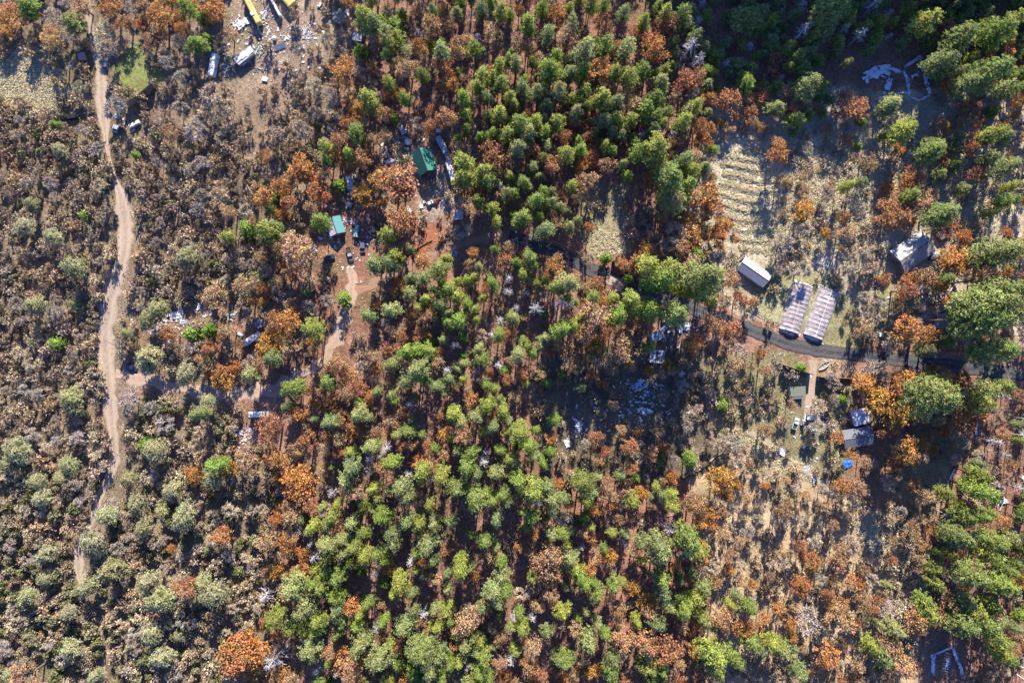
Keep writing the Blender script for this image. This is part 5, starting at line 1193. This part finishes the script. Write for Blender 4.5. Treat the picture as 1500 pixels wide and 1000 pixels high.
def make_labels(items):
    grp = {}
    for n, it in enumerate(items):
        px, py = screen(it); d = [math.hypot(px-a, py-b) for _, a, b in LMK]; k = int(np.argmin(d)); a = math.atan2(-(py-LMK[k][2]), px-LMK[k][1])
        dr = DIRS[int(round(a/(PI/4))) % 8]; ks = {'K': 'P'}.get(it[0], it[0])
        grp.setdefault((it[0], it[5], k, dr), []).append((d[k], n))
    out = {}
    for (t, pi, k, dr), l in grp.items():
        l.sort()
        for i, (dd, n) in enumerate(l):
            r = items[n][3]; size = '' 
            o = ORD[i] if i < len(ORD) else f'{i+1}th '
            out[n] = f"{o+'nearest ' if (i or len(l) > 1) else ''}{COLW[t][pi]} {KIND[t][1]} {dr} {LMK[k][0]}"
    return out

# ---------------------------------------------------------------- stand them up: up to 300 of each kind as things, the rest as one mass
def in_view(it):
    px, py = screen(it); m = it[3]/S; return -m < px < 1500+m and -m < py < 1000+m
CAPG = {'pine_tree': 300, 'autumn_oak': 300, 'bare_tree': 300, 'shrub': 300, 'grey_pine': 300, 'young_conifer': 300, 'dead_tree': 300}
bykind = {}
for it in ITEMS+FILL: bykind.setdefault(KIND[it[0]][0], []).append(it)
STUFFNAME = {'pine_tree': ('pine_wood', 'dense mass of smaller green pines filling the woods', 'woodland'), 'autumn_oak': ('oak_wood', 'mass of smaller rusty oaks between the pines', 'woodland'),
             'bare_tree': ('leafless_wood', 'mass of smaller leafless grey-brown trees', 'woodland'), 'shrub': ('brushland', 'tangled mass of brown and olive brush', 'brush'),
             'dead_tree': ('dead_wood', 'standing dead wood', 'woodland'), 'young_conifer': ('conifer_thicket', 'mass of young conifers', 'woodland'), 'grey_pine': ('grey_pine_wood', 'mass of sage green pines', 'woodland')}
def xform(arr, it, tint, rz, R, h):
    V, Q, C = arr; s = it[3]/R; sz = it[4]/h; c, q = math.cos(rz), math.sin(rz)
    an = .86+.28*((it[1]*7.3) % 1); X = V[:, 0]*s*an; Y = V[:, 1]*s/an
    return np.stack([X*c-Y*q+it[1], X*q+Y*c+it[2], V[:, 2]*sz+gzc(it[1], it[2])], 1), Q, C*tint
def gzc(x, y): return float(gz(x, y))
indiv = []; 
for kd, l in bykind.items():
    l.sort(key=lambda it: (in_view(it), it[3]*(1.15 if it[6] else 1)), reverse=True)
    ind = [it for it in l[:CAPG[kd]] if in_view(it)]; ids = set(map(id, ind)); rest = [it for it in l if id(it) not in ids]
    if kd == 'pine_tree': rest += RIDGE
    indiv += ind; print(kd, len(l), 'things', len(ind), 'mass', len(rest))
    if rest:
        parts = []
        for it in rest:
            t = it[0]; k = int(rf.integers(len(LIB[t]))); cr, tr, R, h = LIB[t][k]; rz = rf.random()*6.28
            j = 1+.2*(rf.random()-.5); parts.append(xform(cr, it, np.array(PAL[t][it[5]])*j, rz, R, h))
            if tr is not None: parts.append(xform(tr, it, np.ones(3), rz, R, h))
        nm, lb, ct = STUFFNAME[kd]
        tag(link(nm, mesh_np(nm, *joinp(parts), mat=M_LEAF if kd in ('pine_tree', 'autumn_oak', 'young_conifer', 'grey_pine') else M_TWIG)), lb, ct, kind='stuff')
LB = make_labels(indiv)
for n, it in enumerate(indiv):
    t, x, y, r, h, pi, ls = it; k = int(rf.integers(len(LIB[t]))); mc, mt = lib_mesh(t, k); R, hh = LIB[t][k][2:]
    nm, _, ct, gp = KIND[t]; z = gzc(x, y); rz = rf.random()*6.28; j = 1+.24*(rf.random()-.5); c3 = [v*j*(1+.1*(rf.random()-.5)) for v in PAL[t][pi]]
    an = .88+.24*rf.random(); sc = (r/R*an, r/R/an, h/hh)
    if mt is None:
        o = link(nm, mc); o.location = (x, y, z); o.rotation_euler = (0, 0, rz); o.scale = sc; o.color = (*c3, 1); tag(o, LB[n], ct, gp); continue
    e = empty(nm, (x, y, z), rz); e.scale = sc; tag(e, LB[n], ct, gp)
    # a slight natural lean
    e.rotation_euler = ((rf.random()-.5)*.07, (rf.random()-.5)*.07, rz)
    o = link('crown', mc, e); o.color = (*c3, 1)
    o = link('trunk', mt, e)
    if t == 'S': o.color = (*c3, 1)

# ---------------------------------------------------------------- ground cover: dry grass tufts, fallen leaves, twigs
def cover(name, n, size, region, colf, label, cat, hgt=.3, seed=0, blade=False):
    r = np.random.default_rng(seed); x = r.uniform(-205, 205, n*2); y = r.uniform(-138, 138, n*2)
    px = x/S+750; py = 500-y/S; m = region(px, py, x, y); x, y = x[m][:n], y[m][:n]
    P = np.stack([x, y, gz(x, y)+.04+r.random(len(x))*hgt], 1); C = colf(x, y, r)
    if blade:
        Bp = P.copy(); P[:, 2] -= hgt*.6; Bp += np.stack([r.normal(size=len(x))*size*.8, r.normal(size=len(x))*size*.8, np.abs(r.normal(size=len(x)))*hgt+hgt*.6], 1)
        V, Q, _ = strips(P, Bp, size*.28, size*.1, r); C = np.repeat(C, 4, axis=0)
    else: V, Q, C = leaves(P, size, r, up=1.2, tint=C, cvar=.5)
    tag(link(name, mesh_np(name, V, Q, C, M_TWIG)), label, cat, kind='stuff')
def anyreg(px, py, x, y): 
    m = np.ones(len(px), bool)
    for pts, w in KEEP_OUT_LINES:
        P = np.array(pts)[:, :2]
        for a, b in zip(P[:-1], P[1:]):
            d = b-a; t = np.clip(((px-a[0])*d[0]+(py-a[1])*d[1])/(d*d).sum(), 0, 1); m &= np.hypot(px-a[0]-d[0]*t, py-a[1]-d[1]*t) > w*.62
    return m & (fbm(x, y, 7, 71) > .38)
def gcol(x, y, r, k=1.15):
    return ground_colour(x, y)*(k*(.55+.9*r.random((len(x), 1))))
cover('leaf_litter', 190000, .17, anyreg, lambda x, y, r: gcol(x, y, r), 'fallen leaves and bits of bark on the ground', 'leaf litter', .12, 1)
STRAW = [PATCH[5][0], PATCH[9][0], PATCH[10][0], PATCH[13][0], PATCH[22][0], PATCH[25][0]]
def strawreg(px, py, x, y):
    m = np.zeros(len(px), bool)
    for p in STRAW: m |= inpoly(px+(fbm(x, y, 11, 21)-.5)*34, py+(fbm(x, y, 11, 37)-.5)*34, p)
    return m
# straw tussocks in rough rows: low domes of dry blades
r = np.random.default_rng(4); x = r.uniform(-205, 205, 400000); y = r.uniform(-138, 138, 400000); m = strawreg(x/S+750, 500-y/S, x, y)
m &= ((terrace(x, y) > -.72) | (r.random(len(x)) < .1)); x, y = x[m][:15000], y[m][:15000]
cx = np.repeat(x, 16)+r.normal(size=len(x)*16)*.5; cy = np.repeat(y, 16)+r.normal(size=len(x)*16)*.3; d = np.hypot(cx-np.repeat(x, 16), cy-np.repeat(y, 16))
P = np.stack([cx, cy, gz(cx, cy)+np.maximum(.4-d*.4, 0)*(.6+.5*r.random(len(cx)))], 1)
C = np.array([(.68, .57, .34)])*(.55+.6*r.random((len(cx), 1)))
tag(link('dry_grass', mesh_np('dry_grass', *leaves(P, .2, r, up=.8, tint=C, cvar=.3), mat=M_TWIG)), 'tussocks of pale dry grass in the straw fields', 'grass', kind='stuff')
def meadow(px, py, x, y):
    m = np.zeros(len(px), bool)
    for k in (6, 20, 27): m |= inpoly(px, py, PATCH[k][0])
    return m & anyreg(px, py, x, y)
cover('green_grass', 60000, .16, meadow, lambda x, y, r: np.stack([.20+.16*r.random(len(x)), .23+.09*r.random(len(x)), .07+.05*r.random(len(x))], 1), 'short green grass on the meadow and lawn', 'grass', .2, 6, True)
# fallen sticks
r = np.random.default_rng(14); n = 7000; x = r.uniform(-205, 205, n); y = r.uniform(-138, 138, n); k = anyreg(x/S+750, 500-y/S, x, y); x, y = x[k], y[k]; a = r.random(len(x))*2*PI; l = .6+1.6*r.random(len(x))**2+4.5*(r.random(len(x)) < .06)
A = np.stack([x, y, gz(x, y)+.12], 1); B = A+np.stack([np.cos(a)*l, np.sin(a)*l, .15*r.random(len(x))], 1)
C = np.array([(.42, .35, .29)]); V, Q, _ = tubes(A, B, .06, .03, k=4); cc = np.repeat(C*(.5+.9*r.random((len(x), 1))), 8, axis=0)
tag(link('fallen_sticks', mesh_np('fallen_sticks', V, Q, cc, M_TWIG)), 'broken sticks strewn on the woodland floor', 'sticks', kind='stuff')
